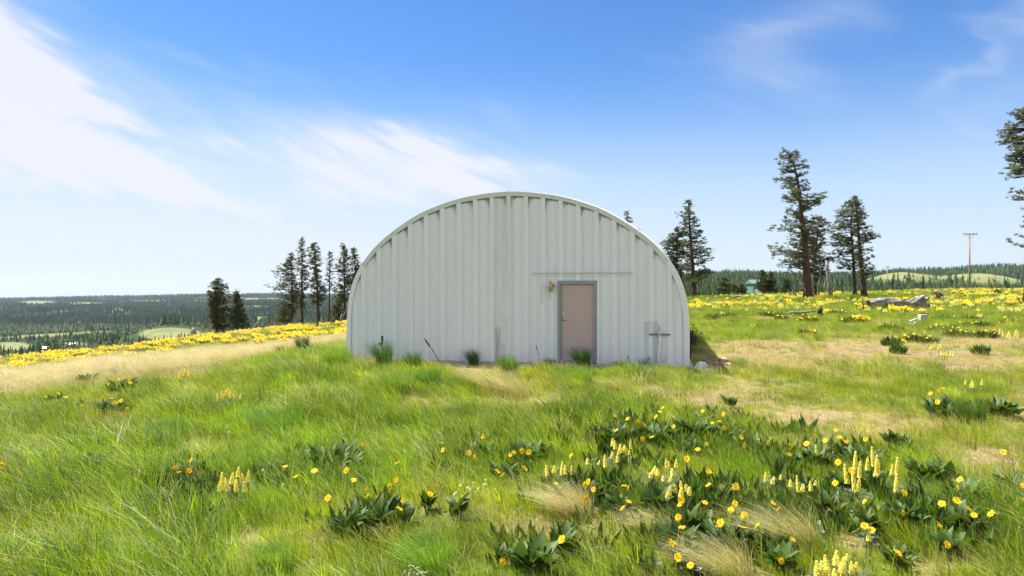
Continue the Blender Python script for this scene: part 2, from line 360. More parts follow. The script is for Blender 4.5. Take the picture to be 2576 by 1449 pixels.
def far_h(X, Y):
    Ys = np.maximum(Y, 1.); u = np.clip(X/Ys, CU[0], CU[-1])
    i = np.clip(np.searchsorted(CU, u)-1, 0, len(CU)-2); t = (u-CU[i])/(CU[i+1]-CU[i]); t = t*t*(3-2*t)
    yy = np.clip(Ys, LKa[0], LKa[-1]); j = np.clip(np.searchsorted(LKa, yy)-1, 0, len(LKa)-2)
    s = (yy-LKa[j])/(LKa[j+1]-LKa[j])
    z = (CZs[i, j]*(1-t)+CZs[i+1, j]*t)*(1-s)+(CZs[i, j+1]*(1-t)+CZs[i+1, j+1]*t)*s
    for (px, Yb, sx, sy, h) in bumps:
        xb = (px-CX)/F*Yb; z = z+h*np.exp(-((X-xb)/sx)**2-((Y-Yb)/sy)**2)
    am = sm(Ys, 300, 900)
    return z+am*(fbm(X/160, Y/160, 5)-.5)*22*sm(4200-Ys, 0, 800)
def H(X, Y):
    X = np.asarray(X, float); Y = np.asarray(Y, float)
    u = X/np.maximum(Y, 1.)
    rl = np.interp(u, [(a-CX)/F for a in (-900, 0, 300, 500, 700, 900, 1700, 2000, 2300, 2575)], [44, 46, 50, 58, 64, 68, 78, 84, 92, 100])
    w = sm(Y, rl, rl+18)
    r = np.hypot(X, Y); nz = near_h(np.clip(X, -130, 130), np.clip(Y, -40, 125))
    mb = (fbm(X*.9, Y*.9, 11)-.5)*.13*sm(60-r, 0, 40) + (fbm(X*.22, Y*.22, 12)-.5)*.25*sm(r, 8, 30)
    # level pad under and right around the building
    lx = (X+.091)*math.cos(R(12.5))-(Y-17.935)*math.sin(R(12.5)); ly = (X+.091)*math.sin(R(12.5))+(Y-17.935)*math.cos(R(12.5))
    ds = np.hypot(np.maximum(np.abs(lx)-4.7, 0), np.maximum(np.maximum(-.15-ly, ly-12.5), 0)); k = np.exp(-(ds/1.3)**2)
    nz = nz+mb; pad = -.05+.015*np.sin(X*1.3); nz = nz*(1-k)+pad*k
    nz = np.where(Y > 45, np.minimum(nz, 2.6), nz)
    return nz*(1-w)+far_h(X, Y)*w
def H1(x, y): return float(H(np.array([x]), np.array([y]))[0])
def ray_ground(px, py, h=0., Y0=4.5, Y1=140.):
    """world point at height h above the ground that is seen at px,py"""
    Y = np.geomspace(Y0, Y1, 900); X = (px-CX)/F*Y; d = (CZ-(py-CY)/F*Y)-(H(X, Y)+h)
    s = np.where((d[:-1] > 0) & (d[1:] <= 0))[0]
    if len(s) == 0: i = int(np.argmin(np.abs(d))); y = Y[i]
    else: i = s[0]; y = Y[i]+(Y[i+1]-Y[i])*d[i]/(d[i]-d[i+1])
    return Vector(((px-CX)/F*y, y, CZ-(py-CY)/F*y))

# building frame
BA = R(12.5); BX, BY = -.091, 17.935
def wallc(px, py):
    r = (px-CX)/F; s = (r*BY-BX)/(math.cos(BA)+r*math.sin(BA)); Y = BY-s*math.sin(BA); return s, CZ-(py-CY)/F*Y
def to_local(X, Y):
    dx, dy = X-BX, Y-BY; return dx*math.cos(BA)-dy*math.sin(BA), dx*math.sin(BA)+dy*math.cos(BA)

# cover of the ground, painted where it grows (numbers 0..1 in world space)
def pix(X, Y, Z=None):
    if Z is None: Z = H(X, Y)
    Ys = np.maximum(Y, .5); return CX+F*X/Ys, CY+F*(CZ-Z)/Ys
def cover(X, Y):
    Z = H(X, Y); px, py = pix(X, Y, Z)
    n1 = fbm(X*.55, Y*.55, 31); n2 = fbm(X*1.6, Y*1.6, 37); n3 = fbm(X*.25, Y*.25, 41)
    jy = (n1-.5)*60
    left_line = np.interp(px, [-300, 0, 250, 500, 700, 880, 1000, 3000], [1050, 1015, 985, 955, 898, 872, 800, 700])
    ylow = np.interp(px, [-300, 0, 250, 500, 700, 880], [970, 946, 910, 888, 870, 850])
    isleft = (px < 890) & (Y > 14); right = px > 1300
    dry = np.where(isleft, sm(left_line+jy*.6-py, -8, 22), 0)
    yel = np.where(isleft & (Y > 24), sm(ylow+jy*.25-py, -4, 9), 0)
    dry = dry*(1-yel*.75)
    # bare and sparse ground
    def blob(cx, cy, sx, sy): return np.exp(-((px-cx)/sx)**2-((py-cy)/sy)**2)
    bare = np.zeros_like(px)
    for b in ((1900, 905, 190, 36), (2150, 885, 260, 38), (2420, 905, 230, 45), (1640, 985, 130, 22), (1770, 1010, 120, 24), (2060, 1050, 180, 22), (2300, 1075, 200, 26), (2500, 1150, 130, 70), (2560, 1040, 60, 60),
              (1350, 1010, 90, 22), (1130, 905, 150, 9), (1500, 925, 160, 7), (1060, 1010, 60, 14), (480, 1130, 50, 14), (300, 1370, 50, 25), (620, 1360, 60, 22), (160, 1420, 40, 20), (2150, 1370, 70, 22),
              (1350, 1330, 110, 28), (1180, 935, 70, 15), (2000, 1220, 50, 12), (560, 1440, 60, 20), (2350, 1440, 120, 30), (1500, 1100, 60, 15), (2480, 860, 160, 20), (1930, 870, 160, 14)):
        bare = np.maximum(bare, blob(*b))
    bare = np.clip(bare*(.30+1.15*n2), 0, 1)*np.where(py > 940, .62, 1.); bare = np.where(Y < 2.5, 0, bare)
    ry = np.where(right & (Y > 30), sm(812+jy*.35-py, -4, 20), 0)     # flower field right
    lush = np.clip(np.where(px < 1750, .78, .60)+(n3-.5)*1.7+(n1-.5)*.7, 0, 1)*(1-dry)*(1-bare)
    lush = np.where(right & (py < 870) & (Y > 22), lush*.8, lush); bare = np.where(right & (Y > 15), bare*.85, bare)
    return dict(px=px, py=py, Z=Z, dry=dry, yel=yel, bare=bare, ry=ry, lush=lush, n1=n1, n2=n2, n3=n3, isleft=isleft, right=right)
def far_cover(X, Y):
    """1 = wooded, 0 = open; and paleness of the open ground"""
    px, py = pix(X, Y); n = fbm(X/90, Y/90, 51, 4); n2 = fbm(X/35, Y/35, 57)
    wood = sm(n, .26, .42)
    def e(cx, cy, sx, sy): return np.exp(-(((px-cx)/sx)**2+((py-cy)/sy)**2)**2)
    op = np.zeros_like(px)
    for b in ((95, 762, 50, 5.5), (430, 840, 85, 17), (620, 752, 130, 2.4), (350, 757, 90, 2.0), (210, 763, 60, 2.), (30, 872, 60, 12), (180, 866, 40, 5)): op = np.maximum(op, e(*b))
    rt = px > 1600
    op2 = np.where(rt, np.maximum(np.exp(-(((X-(2262-CX)/F*800)/46)**2+((Y-805)/62)**2)**2), np.exp(-(((X-(2460-CX)/F*780)/66)**2+((Y-785)/62)**2)**2)), 0)
    mid = np.where(rt, 0, sm(py, 800, 845))            # lower valley: more open, shrubs
    wood = wood*(1-.97*op)*(1-.93*op2)*(1-.10*mid)
    return px, py, wood, np.maximum(op, op2*np.clip(.35+1.1*(py < 703)+(n2-.5), 0, 1)), mid, n, n2

def build_terrain():
    fr = np.radians(np.arange(-52, 52.01, .3)); bk = np.radians(np.concatenate([np.arange(56, 180, 5.), np.arange(-180, -54, 5.)]))
    th = np.concatenate([fr, bk]); th = np.sort(th); nt = len(th)
    def sheet(name, rs, far):
        A, Rr = np.meshgrid(th, rs); X = Rr*np.sin(A); Y = Rr*np.cos(A); Z = H(X, Y)
        V = np.stack([X, Y, Z], -1).reshape(-1, 3); nr = len(rs)
        i, j = np.meshgrid(np.arange(nr-1), np.arange(nt), indexing='ij'); j2 = (j+1) % nt
        Fq = np.stack([i*nt+j, i*nt+j2, (i+1)*nt+j2, (i+1)*nt+j], -1).reshape(-1, 4)[:, ::-1]
        Fs = [Fq]
        if not far:
            V = np.vstack([V, [[0, 0, H1(0, 0)]]]); c = len(V)-1; k = np.arange(nt); Fs.append(np.stack([np.full(nt, c), (k+1) % nt, k], -1)[:, ::-1])
        me = mesh_np(name, V, Fs, M['hillmat'] if far else M['ground'], smooth=True)
        x, y = V[:, 0], V[:, 1]; at = me.attributes.new('cov', 'FLOAT_VECTOR', 'POINT')
        if far:
            px, py, wood, op, mid, n, n2 = far_cover(x, y); D = np.stack([wood, op, mid], -1)
        else:
            c = cover(x, y); D = np.stack([c['lush'], c['dry'], c['bare']], -1)
        at.data.foreach_set('vector', D.astype(np.float32).ravel())
        return link(name, me)
    tag(sheet('ground', np.concatenate([np.geomspace(1.5, 45, 330), np.geomspace(45.5, 190, 90)]), False), kind='structure')
    tag(sheet('hills', np.concatenate([[190.], np.geomspace(194, 7400, 300)]), True), kind='structure')
def ground_mat():
    m = bpy.data.materials.new('meadow_soil'); m.use_nodes = True; N, L = NT(m.node_tree)
    at = N('ShaderNodeAttribute', attribute_name='cov'); sp = N('ShaderNodeSeparateXYZ'); L(at.outputs['Vector'], sp.inputs[0]); lush, dry, bare = sp.outputs
    tc = N('ShaderNodeTexCoord')
    def nz(s, d=6): 
        n = N('ShaderNodeTexNoise', inp={2: s, 3: d, 4: .65}); L(tc.outputs['Object'], n.inputs[0]); return n.outputs[0]
    a, b, c, d = nz(1.5), nz(14), nz(70, 3), nz(5)
    soil = mixc(N, L, sstep(N, L, b, .4, .62), (.135, .092, .050), (.25, .185, .10))
    soil = mixc(N, L, sstep(N, L, c, .52, .66), soil, (.34, .28, .16))
    litter = mixc(N, L, sstep(N, L, d, .35, .65), (.15, .13, .05), (.24, .20, .085))
    green = mixc(N, L, sstep(N, L, d, .4, .62), (.07, .10, .018), (.14, .15, .035))
    col = mixc(N, L, sstep(N, L, lush, .15, .6), litter, green)
    col = mixc(N, L, dry, col, (.34, .28, .14))
    col = mixc(N, L, sstep(N, L, mth(N, L, 'ADD', bare, mth(N, L, 'MULTIPLY', b, .5)), .5, .85), col, soil)
    bs = N('ShaderNodeBsdfPrincipled', inp={'Roughness': .95, 'Specular IOR Level': .1}); L(col, bs.inputs[0])
    bp = N('ShaderNodeBump', inp={0: .8, 1: .05}); L(mth(N, L, 'ADD', b, mth(N, L, 'MULTIPLY', c, .4)), bp.inputs[2]); L(bp.outputs[0], bs.inputs['Normal'])
    o = N('ShaderNodeOutputMaterial'); L(bs.outputs[0], o.inputs[0]); return m
def hill_mat():
    m = bpy.data.materials.new('hill_cover'); m.use_nodes = True; N, L = NT(m.node_tree)
    at = N('ShaderNodeAttribute', attribute_name='cov'); sp = N('ShaderNodeSeparateXYZ'); L(at.outputs['Vector'], sp.inputs[0]); wood, op, mid = sp.outputs
    tc = N('ShaderNodeTexCoord')
    def nz(s, d=6):
        n = N('ShaderNodeTexNoise', inp={2: s, 3: d, 4: .65}); L(tc.outputs['Object'], n.inputs[0]); return n.outputs[0]
    g = mixc(N, L, sstep(N, L, nz(.03), .4, .62), (.10, .125, .04), (.17, .175, .065))
    g = mixc(N, L, sstep(N, L, nz(.25), .5, .7), g, (.17, .15, .08))
    col = mixc(N, L, sstep(N, L, wood, .2, .7), g, (.035, .05, .022))
    pale = mixc(N, L, sstep(N, L, nz(.06), .4, .65), (.19, .20, .085), (.13, .15, .06))
    col = mixc(N, L, sstep(N, L, op, .35, .7), col, pale)
    bs = N('ShaderNodeBsdfPrincipled', inp={'Roughness': 1., 'Specular IOR Level': .05}); L(col, bs.inputs[0])
    o = N('ShaderNodeOutputMaterial'); L(bs.outputs[0], o.inputs[0]); return m
M['ground'] = ground_mat(); M['hillmat'] = hill_mat()
build_terrain()

# ------------------------------------------------------------------ haze
def build_haze(density):
    mb = MB(); mb.box(-7600, 7600, -400, 7600, -165, 130)
    m = bpy.data.materials.new('thin_air'); m.use_nodes = True; N, L = NT(m.node_tree)
    v = N('ShaderNodeVolumePrincipled', inp={'Color': (.62, .78, 1., 1), 'Density': density, 'Anisotropy': .2}); o = N('ShaderNodeOutputMaterial'); L(v.outputs[0], o.inputs[1])
    h = mb.build('haze', m); tag(h, kind='stuff')
build_haze(4.2e-5)

# ------------------------------------------------------------------ scattering of stuff
def proto_coll(name, meshes):
    c = bpy.data.collections.new(name)
    for i, me in enumerate(meshes):
        o = bpy.data.objects.new('%s_%02d' % (name, i), me); c.objects.link(o)
    return c
def scatter(name, P, rot, scl, idx, tint, coll):
    me = bpy.data.meshes.new(name); n = len(P); me.vertices.add(n); me.vertices.foreach_set('co', np.asarray(P, np.float32).ravel())
    for an, ty, dat, key in (('rot', 'FLOAT_VECTOR', rot, 'vector'), ('scl', 'FLOAT_VECTOR', scl, 'vector'), ('idx', 'INT', idx, 'value'), ('tint', 'FLOAT_COLOR', np.c_[tint, np.ones(n)], 'color')):
        a = me.attributes.new(an, ty, 'POINT'); a.data.foreach_set(key, np.asarray(dat, np.int32 if ty == 'INT' else np.float32).ravel())
    o = link(name, me)
    ng = bpy.data.node_groups.new(name, 'GeometryNodeTree')
    ng.interface.new_socket('Geometry', in_out='INPUT', socket_type='NodeSocketGeometry'); ng.interface.new_socket('Geometry', in_out='OUTPUT', socket_type='NodeSocketGeometry')
    gi = ng.nodes.new('NodeGroupInput'); go = ng.nodes.new('NodeGroupOutput'); ip = ng.nodes.new('GeometryNodeInstanceOnPoints'); ci = ng.nodes.new('GeometryNodeCollectionInfo')
    ci.inputs[0].default_value = coll; ci.inputs[1].default_value = True; ci.inputs[2].default_value = True
    def attr(nm, ty):
        a = ng.nodes.new('GeometryNodeInputNamedAttribute'); a.data_type = ty; a.inputs[0].default_value = nm; return a.outputs[0]
    ng.links.new(gi.outputs[0], ip.inputs['Points']); ng.links.new(ci.outputs[0], ip.inputs['Instance']); ip.inputs['Pick Instance'].default_value = True
    ng.links.new(attr('idx', 'INT'), ip.inputs['Instance Index']); ng.links.new(attr('rot', 'FLOAT_VECTOR'), ip.inputs['Rotation']); ng.links.new(attr('scl', 'FLOAT_VECTOR'), ip.inputs['Scale'])
    ng.links.new(ip.outputs[0], go.inputs[0])
    md = o.modifiers.new('scatter', 'NODES'); md.node_group = ng
    return tag(o, kind='stuff')
def blades(n, rad, h0, h1, w, lean, curl, r, segs=3, mean=(-1, 0)):
    """n grass blades as thin tapering strips"""
    V = []; Fq = []; Ft = []; b = 0
    for i in range(n):
        a = r.uniform(0, 2*math.pi); rr = rad*math.sqrt(r.uniform()); x0, y0 = rr*math.cos(a), rr*math.sin(a)
        h = r.uniform(h0, h1); l = r.normal(lean, lean*.35+.03); da = r.normal(0, .9)
        dx, dy = mean[0]*l+math.cos(a)*curl*r.uniform(.2, 1), mean[1]*l+math.sin(a)*curl*r.uniform(.2, 1)
        t = r.uniform(0, math.pi); wx, wy = math.cos(t)*w*.5, math.sin(t)*w*.5; c = r.uniform(1.5, 2.4)
        for s in range(segs):
            q = s/segs; ww = 1-.55*q; ox = x0+dx*h*q**c; oy = y0+dy*h*q**c; oz = h*q*(1-.25*q*min(1, math.hypot(dx, dy)))-.02*(s == 0)
            V += [(ox-wx*ww, oy-wy*ww, oz), (ox+wx*ww, oy+wy*ww, oz)]
        V.append((x0+dx*h, y0+dy*h, h*(1-.25*min(1, math.hypot(dx, dy)))))
        for s in range(segs-1): Fq.append((b+2*s, b+2*s+1, b+2*s+3, b+2*s+2))
        Ft.append((b+2*segs-2, b+2*segs-1, b+2*segs)); b += 2*segs+1
    return np.array(V), [np.array(Fq), np.array(Ft)]
def grass_protos():
    L_ = []; r = np.random.default_rng(3)
    for k in range(5): L_.append(blades(44, .16, .10, .30, .0075, .30, .35, r))            # 0-4 lush
    for k in range(3): L_.append(blades(30, .17, .05, .15, .006, .25, .6, r))              # 5-7 short
    for k in range(4): L_.append(blades(40, .14, .18, .42, .0045, .75, .30, r))            # 8-11 wind-laid dry
    for k in range(3): L_.append(blades(26, .18, .12, .34, .005, .5, 1.6, r, mean=(-.8, -.5)))   # 12-14 flattened straw
    for k in range(3): L_.append(blades(12, .10, .22, .46, .0085, .35, .5, r))              # 15-17 tall sparse
    for k in range(2):      # 18-19 a few bowed seed stems
        v, f = blades(5, .10, .34, .56, .005, .7, .5, r, segs=4); L_.append((v, f))
    return proto_coll('grass_clump_source', [mesh_np('grass_%d' % i, v, f, M['grass']) for i, (v, f) in enumerate(L_)])
GRASS = grass_protos()
def pts_in(y0, y1, dens, marg=1.12):
    n = int(dens*.80*1.06*marg*(y1*y1-y0*y0))
    Y = np.sqrt(rng.uniform(y0*y0, y1*y1, n)); X = rng.uniform(-1, 1, n)*(.78*marg*Y+.6); return X, Y
def inside_building(X, Y, m=.06):
    lx = (X-BX)*math.cos(BA)-(Y-BY)*math.sin(BA); ly = (X-BX)*math.sin(BA)+(Y-BY)*math.cos(BA)
    return (np.abs(lx) < 4.66+m) & (ly > -.14-m) & (ly < 12.6+m)
def grass_layer(name, y0, y1, dens, size):
    X, Y = pts_in(y0, y1, dens); k = ~inside_building(X, Y); X, Y = X[k], Y[k]; c = cover(X, Y); n = len(X); u = rng.uniform(0, 1, n)
    lush, dry, bare, yel, ry = (c[a] for a in ('lush', 'dry', 'bare', 'yel', 'ry'))
    keep = (u > bare*.70) & (rng.uniform(0, 1, n) > .12*forb_mask(X, Y))
    keep &= c['Z'] > -6
    X, Y = X[keep], Y[keep]; c = {a: (v[keep] if isinstance(v, np.ndarray) else v) for a, v in c.items()}; n = len(X)
    lush, dry, bare, n1, n2, n3 = (c[a] for a in ('lush', 'dry', 'bare', 'n1', 'n2', 'n3')); u = rng.uniform(0, 1, n)
    idx = np.where(u < .82, rng.integers(0, 5, n), rng.integers(15, 18, n))
    upper = sm(np.interp(c['px'], [-300, 0, 250, 500, 700, 880], [1010, 985, 945, 915, 888, 864])-c['py'], -25, 12)
    isdry = rng.uniform(0, 1, n) < np.clip(dry*(.30+.35*upper+.5*sm(c['n1'], .3, .62))+.035+.13*(n2 < .36)+bare*.50, 0, .92)
    idx = np.where(isdry, rng.integers(8, 12, n), idx)
    short = (rng.uniform(0, 1, n) < np.clip(1.15-lush*1.9, 0, .95)*(1-dry)) | (rng.uniform(0, 1, n) < bare*1.2)
    straw = isdry & (rng.uniform(0, 1, n) < np.where(dry > .4, .1, .6)); idx = np.where(straw, rng.integers(12, 15, n), idx)
    idx = np.where(short & ~isdry, rng.integers(5, 8, n), idx)
    g1, g2, g3 = np.array([.285, .425, .009]), np.array([.105, .225, .012]), np.array([.39, .425, .030])
    t = np.clip(lush*1.1+(n1-.5)*1.3, 0, 1)[:, None]; q = np.clip((n2-.35)*2.4+rng.normal(0, .15, n), 0, 1)[:, None]
    col = (g3*(1-t)+g1*t); col = col*(1-q*.62)+g2*q*.62; col = col*np.exp(rng.normal(0, .24, (n, 1)))
    dc = np.array([.50, .435, .215])*(1+rng.normal(0, .12, n))[:, None]+rng.uniform(-.05, .03, (n, 1))*np.array([0, .6, 1])
    dl = c['dry'][:, None]; dc = dc*(1-.75*dl)+(np.array([.61, .56, .37])*upper[:, None]+np.array([.41, .39, .20])*(1-upper[:, None]))*.75*dl*(1+rng.normal(0, .14, (n, 1)))
    col = col*(1-.8*dl)+np.array([.30, .32, .075])*.8*dl
    dd = np.where(isdry[:, None], dc, col*(1+rng.normal(0, .10, (n, 1)))); dd = np.clip(dd, .02, .85)
    # bigger on mounds, greener at hummocks
    hm = sm(fbm(X*1.15, Y*1.5, 91, 2), .48, .72); s = size*(.50+.62*np.clip((n1-.15)*1.3+lush*.2, 0, 1.2)+.42*hm*lush)*rng.uniform(.7, 1.3, n); dd = np.clip(dd*(1-.30*(hm*lush)[:, None]*(~isdry)[:, None]), .01, .9)
    stm = (rng.uniform(0, 1, n) < .045); idx = np.where(stm, rng.integers(18, 20, n), idx); dd = np.where(stm[:, None], np.array([.62, .56, .30])*(1+rng.normal(0, .1, (n, 1))), dd); s = np.where(bare > .4, s*.75, s)
    lx, ly = to_local(X, Y); nearw = np.exp(-(np.maximum(np.maximum(-ly, 0), np.maximum(np.abs(lx)-5, 0))/.8)**2); s = s*(1-.32*nearw)
    fq = forb_mask(X, Y); s = s*(1-.34*fq)
    rot = np.stack([rng.normal(0, .06, n), rng.normal(0, .06, n), rng.normal(0, .45, n)], -1)
    scl = np.stack([s, s, s*rng.uniform(.8, 1.2, n)], -1)
    scatter(name, np.stack([X, Y, c['Z']-.01], -1), rot, scl, idx, dd, GRASS)

# ------------------------------------------------------------------ wildflowers: shared meshes
def leaf_mesh(L, W, r, name):
    """arrow-shaped balsamroot leaf on its stalk, folded along the midrib"""
    prof = [(.0, .0), (.02, .26), (.10, .46), (.28, .50), (.50, .40), (.72, .25), (.88, .11), (1., 0)]
    V = []; Fq = []; bend = r.uniform(.15, .55); tw = r.uniform(-.4, .4); pet = L*.55
    V += [(-.004, 0, 0), (.004, 0, 0), (-.004, 0, pet), (.004, 0, pet)]; Fq.append((0, 1, 3, 2)); b = 4
    for i, (t, w) in enumerate(prof):
        z = pet+L*t*math.cos(bend*t); y = -L*t*math.sin(bend*t*1.3); ww = w*W; a = tw*t+.25*math.sin(i*2.1+tw*9)*.4
        V += [(-ww*math.cos(a), y+ww*.30-ww*math.sin(a), z-(.03*L if i == 1 else 0)), (0, y, z), (ww*math.cos(a), y+ww*.30+ww*math.sin(a), z-(.03*L if i == 1 else 0))]
    for i in range(len(prof)-1):
        k = b+3*i; Fq += [(k, k+1, k+4, k+3), (k+1, k+2, k+5, k+4)]
    return mesh_np(name, V, np.array(Fq), M['balsam_leaf'], smooth=True)
r5 = np.random.default_rng(5)
LEAVES = [leaf_mesh(r5.uniform(.16, .23), r5.uniform(.085, .125), r5, 'leaf') for k in range(8)]
def flower_mesh(seed):
    r = random.Random(seed); V = []; Fc = []; n = r.choice((10, 11, 12, 13))
    for i in range(n):
        a = 2*math.pi*i/n+r.uniform(-.1, .1); L = .047*r.uniform(.85, 1.1); w = .0080; up = r.uniform(-.004, .012); ca, sa = math.cos(a), math.sin(a); b = len(V)
        for (t, ww, z) in ((.009, .4, .002), (.024, 1., up*.6+.004), (.037, .85, up*.9+.003), (L, 0, up)):
            V += [(ca*t-sa*w*ww, sa*t+ca*w*ww, z), (ca*t+sa*w*ww, sa*t-ca*w*ww, z)]
        for k in range(3): Fc.append((b+2*k, b+2*k+1, b+2*k+3, b+2*k+2))
    return mesh_np('flower', V, np.array(Fc), M['petal'])
def disc_mesh():
    mb = MB(); mb.lathe([(.0085, .0), (.009, .005), (.0065, .009), (.0001, .0105)], 10); return mb.mesh('disc', M['disc'], True)
FLOWERS = [flower_mesh(s) for s in range(5)]; DISC = disc_mesh()
def spike_mesh(L, seed):
    """lupine raceme: whorls of small pea florets round a stalk, length L"""
    r = np.random.default_rng(seed); V = []; Fc = []; n = max(6, int(L/.0135))
    for i in range(n):
        t = i/(n-1); z = L*t; rad = .019*(1-.7*t**2.2); m = 6 if t < .8 else 4
        for k in range(m):
            a = 2*math.pi*(k+.5*(i % 2))/m+r.normal(0, .15); s = .0105*(1-.4*t)*r.uniform(.8, 1.15); cx, cy, cz = rad*math.cos(a), rad*math.sin(a), z+r.normal(0, .002); b = len(V)
            V += [(cx+s, cy, cz), (cx-s, cy, cz), (cx, cy+s, cz), (cx, cy-s, cz), (cx, cy, cz+s*1.25), (cx, cy, cz-s)]
            Fc += [(b, b+2, b+4), (b+2, b+1, b+4), (b+1, b+3, b+4), (b+3, b, b+4), (b+2, b, b+5), (b+1, b+2, b+5), (b+3, b+1, b+5), (b, b+3, b+5)]
    return mesh_np('spike', V, np.array(Fc), M['lupine'])
SPK = {k: spike_mesh(k/100., k) for k in (7, 10, 14, 19)}
def palmate_mesh(nleaf, R_, H_, seed, name='foliage'):
    r = np.random.default_rng(seed); V = []; Fc = []
    for i in range(nleaf):
        a = r.uniform(0, 2*math.pi); rr = R_*math.sqrt(r.uniform()); cx, cy, cz = rr*math.cos(a), rr*math.sin(a), H_*(r.uniform(.25, 1.))*(1-.35*rr/max(R_, .01)); b = len(V)
        V += [(cx*.5-.0015, cy*.5, 0), (cx*.5+.0015, cy*.5, 0), (cx, cy, cz)]; Fc.append((b, b+1, b+2))
        for k in range(7):
            q = 2*math.pi*k/7+r.uniform(-.1, .1); l = r.uniform(.03, .048); w = .0045; up = r.uniform(.0, .02); b = len(V)
            dx, dy = math.cos(q), math.sin(q)
            V += [(cx, cy, cz), (cx+dx*l*.6-dy*w, cy+dy*l*.6+dx*w, cz+up), (cx+dx*l*.6+dy*w, cy+dy*l*.6-dx*w, cz+up), (cx+dx*l, cy+dy*l, cz+up*.8)]
            Fc += [(b, b+1, b+2), (b+1, b+3, b+2)]
    return mesh_np(name, V, np.array(Fc), M['lupine_leaf'])
def balsamroot(px, py, wpx, label, flowers=(), n=None, big=1., hgt=1., group=None, seed=None):
    wpx *= 1.12; base = ray_ground(px, py); X, Y = base.x, base.y; Z = H1(X, Y); r = random.Random(int(px*7+py)); t = empty('balsamroot', (X, Y, Z-.01))
    tag(t, label, 'wildflower', group or 'balsamroot clumps in the near meadow')
    rad = wpx/F*Y*.5; n = int(n*3.0+4) if n else 12
    for i in range(n):
        a = r.uniform(0, 2*math.pi); q = math.sqrt(r.random())*max(rad-.06, .03); x, y = q*math.cos(a), q*.75*math.sin(a)
        o = link('leaf', r.choice(LEAVES), t, (x, y, H1(X+x, Y+y)-Z)); s = min(big, 1.25)*r.uniform(.55, 1.0)
        lean = r.uniform(.0, .50); o.rotation_euler = (Matrix.Rotation(a+r.uniform(-.7, .7)+math.pi/2, 3, 'Z') @ Matrix.Rotation(lean, 3, 'X') @ Matrix.Rotation(r.uniform(-1.2, 1.2), 3, 'Z')).to_euler(); o.scale = (s, s, s*hgt)
    for (fx, fy) in flowers:
        h = r.uniform(.30, .42)*big*hgt; p = ray_ground(fx, fy, h); p -= Vector((X, Y, Z-.01))
        f = link('flower', r.choice(FLOWERS), t, p); k = r.random()
        d = Vector((r.uniform(-1.1, .9), -r.uniform(-.25, 1.1), r.uniform(.1, 1.1))).normalized(); f.rotation_euler = d.to_track_quat('Z', 'Y').to_euler(); s = r.uniform(.68, 1.02); f.scale = (s, s, s)
        dd = link('disc', DISC, f); 
        g = H1(X+p.x, Y+p.y)-Z; b = Vector((p.x+.04*r.uniform(-1, 1.6), p.y+.03, g)); q = p-d*.004
        mb = MB(); mb.tube([b, b.lerp(q, .5)+Vector((.012, 0, .01)), q-d*.02-Vector((0, 0, .012)), q], [.0035, .003, .0028, .003], 5); mb.build('stem', M['stem'], t)
    return t
def lupine(px, py, spikes, label, leafw=60, group=None, leaves=26, fh=.20):
    base = ray_ground(px, py); X, Y = base.x, base.y; Z = H1(X, Y); r = random.Random(int(px*3+py)); t = empty('lupine', (X, Y, Z-.01))
    tag(t, label, 'wildflower', group or 'yellow lupines in the near meadow')
    link('foliage', palmate_mesh(leaves, leafw/F*Y*.5, fh, int(px)), t)
    for (sx, st, sb) in spikes:
        p = ray_ground(sx, sb, r.uniform(.20, .27)); L = max(.05, (sb-st)/F*p.y); k = min(SPK, key=lambda a: abs(a/100.-L)); q = p-Vector((X, Y, Z-.01))
        s = link('spike', SPK[k], t, q); z = L/(k/100.); s.scale = (min(1.25, z), min(1.25, z), z); s.rotation_euler = (r.uniform(-.08, .08), r.uniform(-.22, .05), r.uniform(0, 6))
        g = H1(p.x, p.y)-Z; mb = MB(); mb.tube([(q.x+.02, q.y+.01, g), q, (q.x-.004, q.y, q.z+L*.8)], [.0035, .003, .0015], 5); mb.build('stem', M['stem'], t)
    return t
Z3 = lambda *p: [(1459.2+x*.2014, 1012.8+y*.2014) for x, y in p]
Z7 = lambda *p: [(1673.7+x*.3602, 927+y*.3602) for x, y in p]
Z6 = lambda *p: [(858.3+x*.3602, 927+y*.3602) for x, y in p]
Z5 = lambda *p: [(x*.3602, 927+y*.3602) for x, y in p]
Z4 = lambda *p: [(1673.7+x*.3672, 669.5+y*.3672) for x, y in p]
def sp(ox, k, oy, *a): return [(ox+x*k, oy+t*k, oy+b*k) for x, t, b in a]
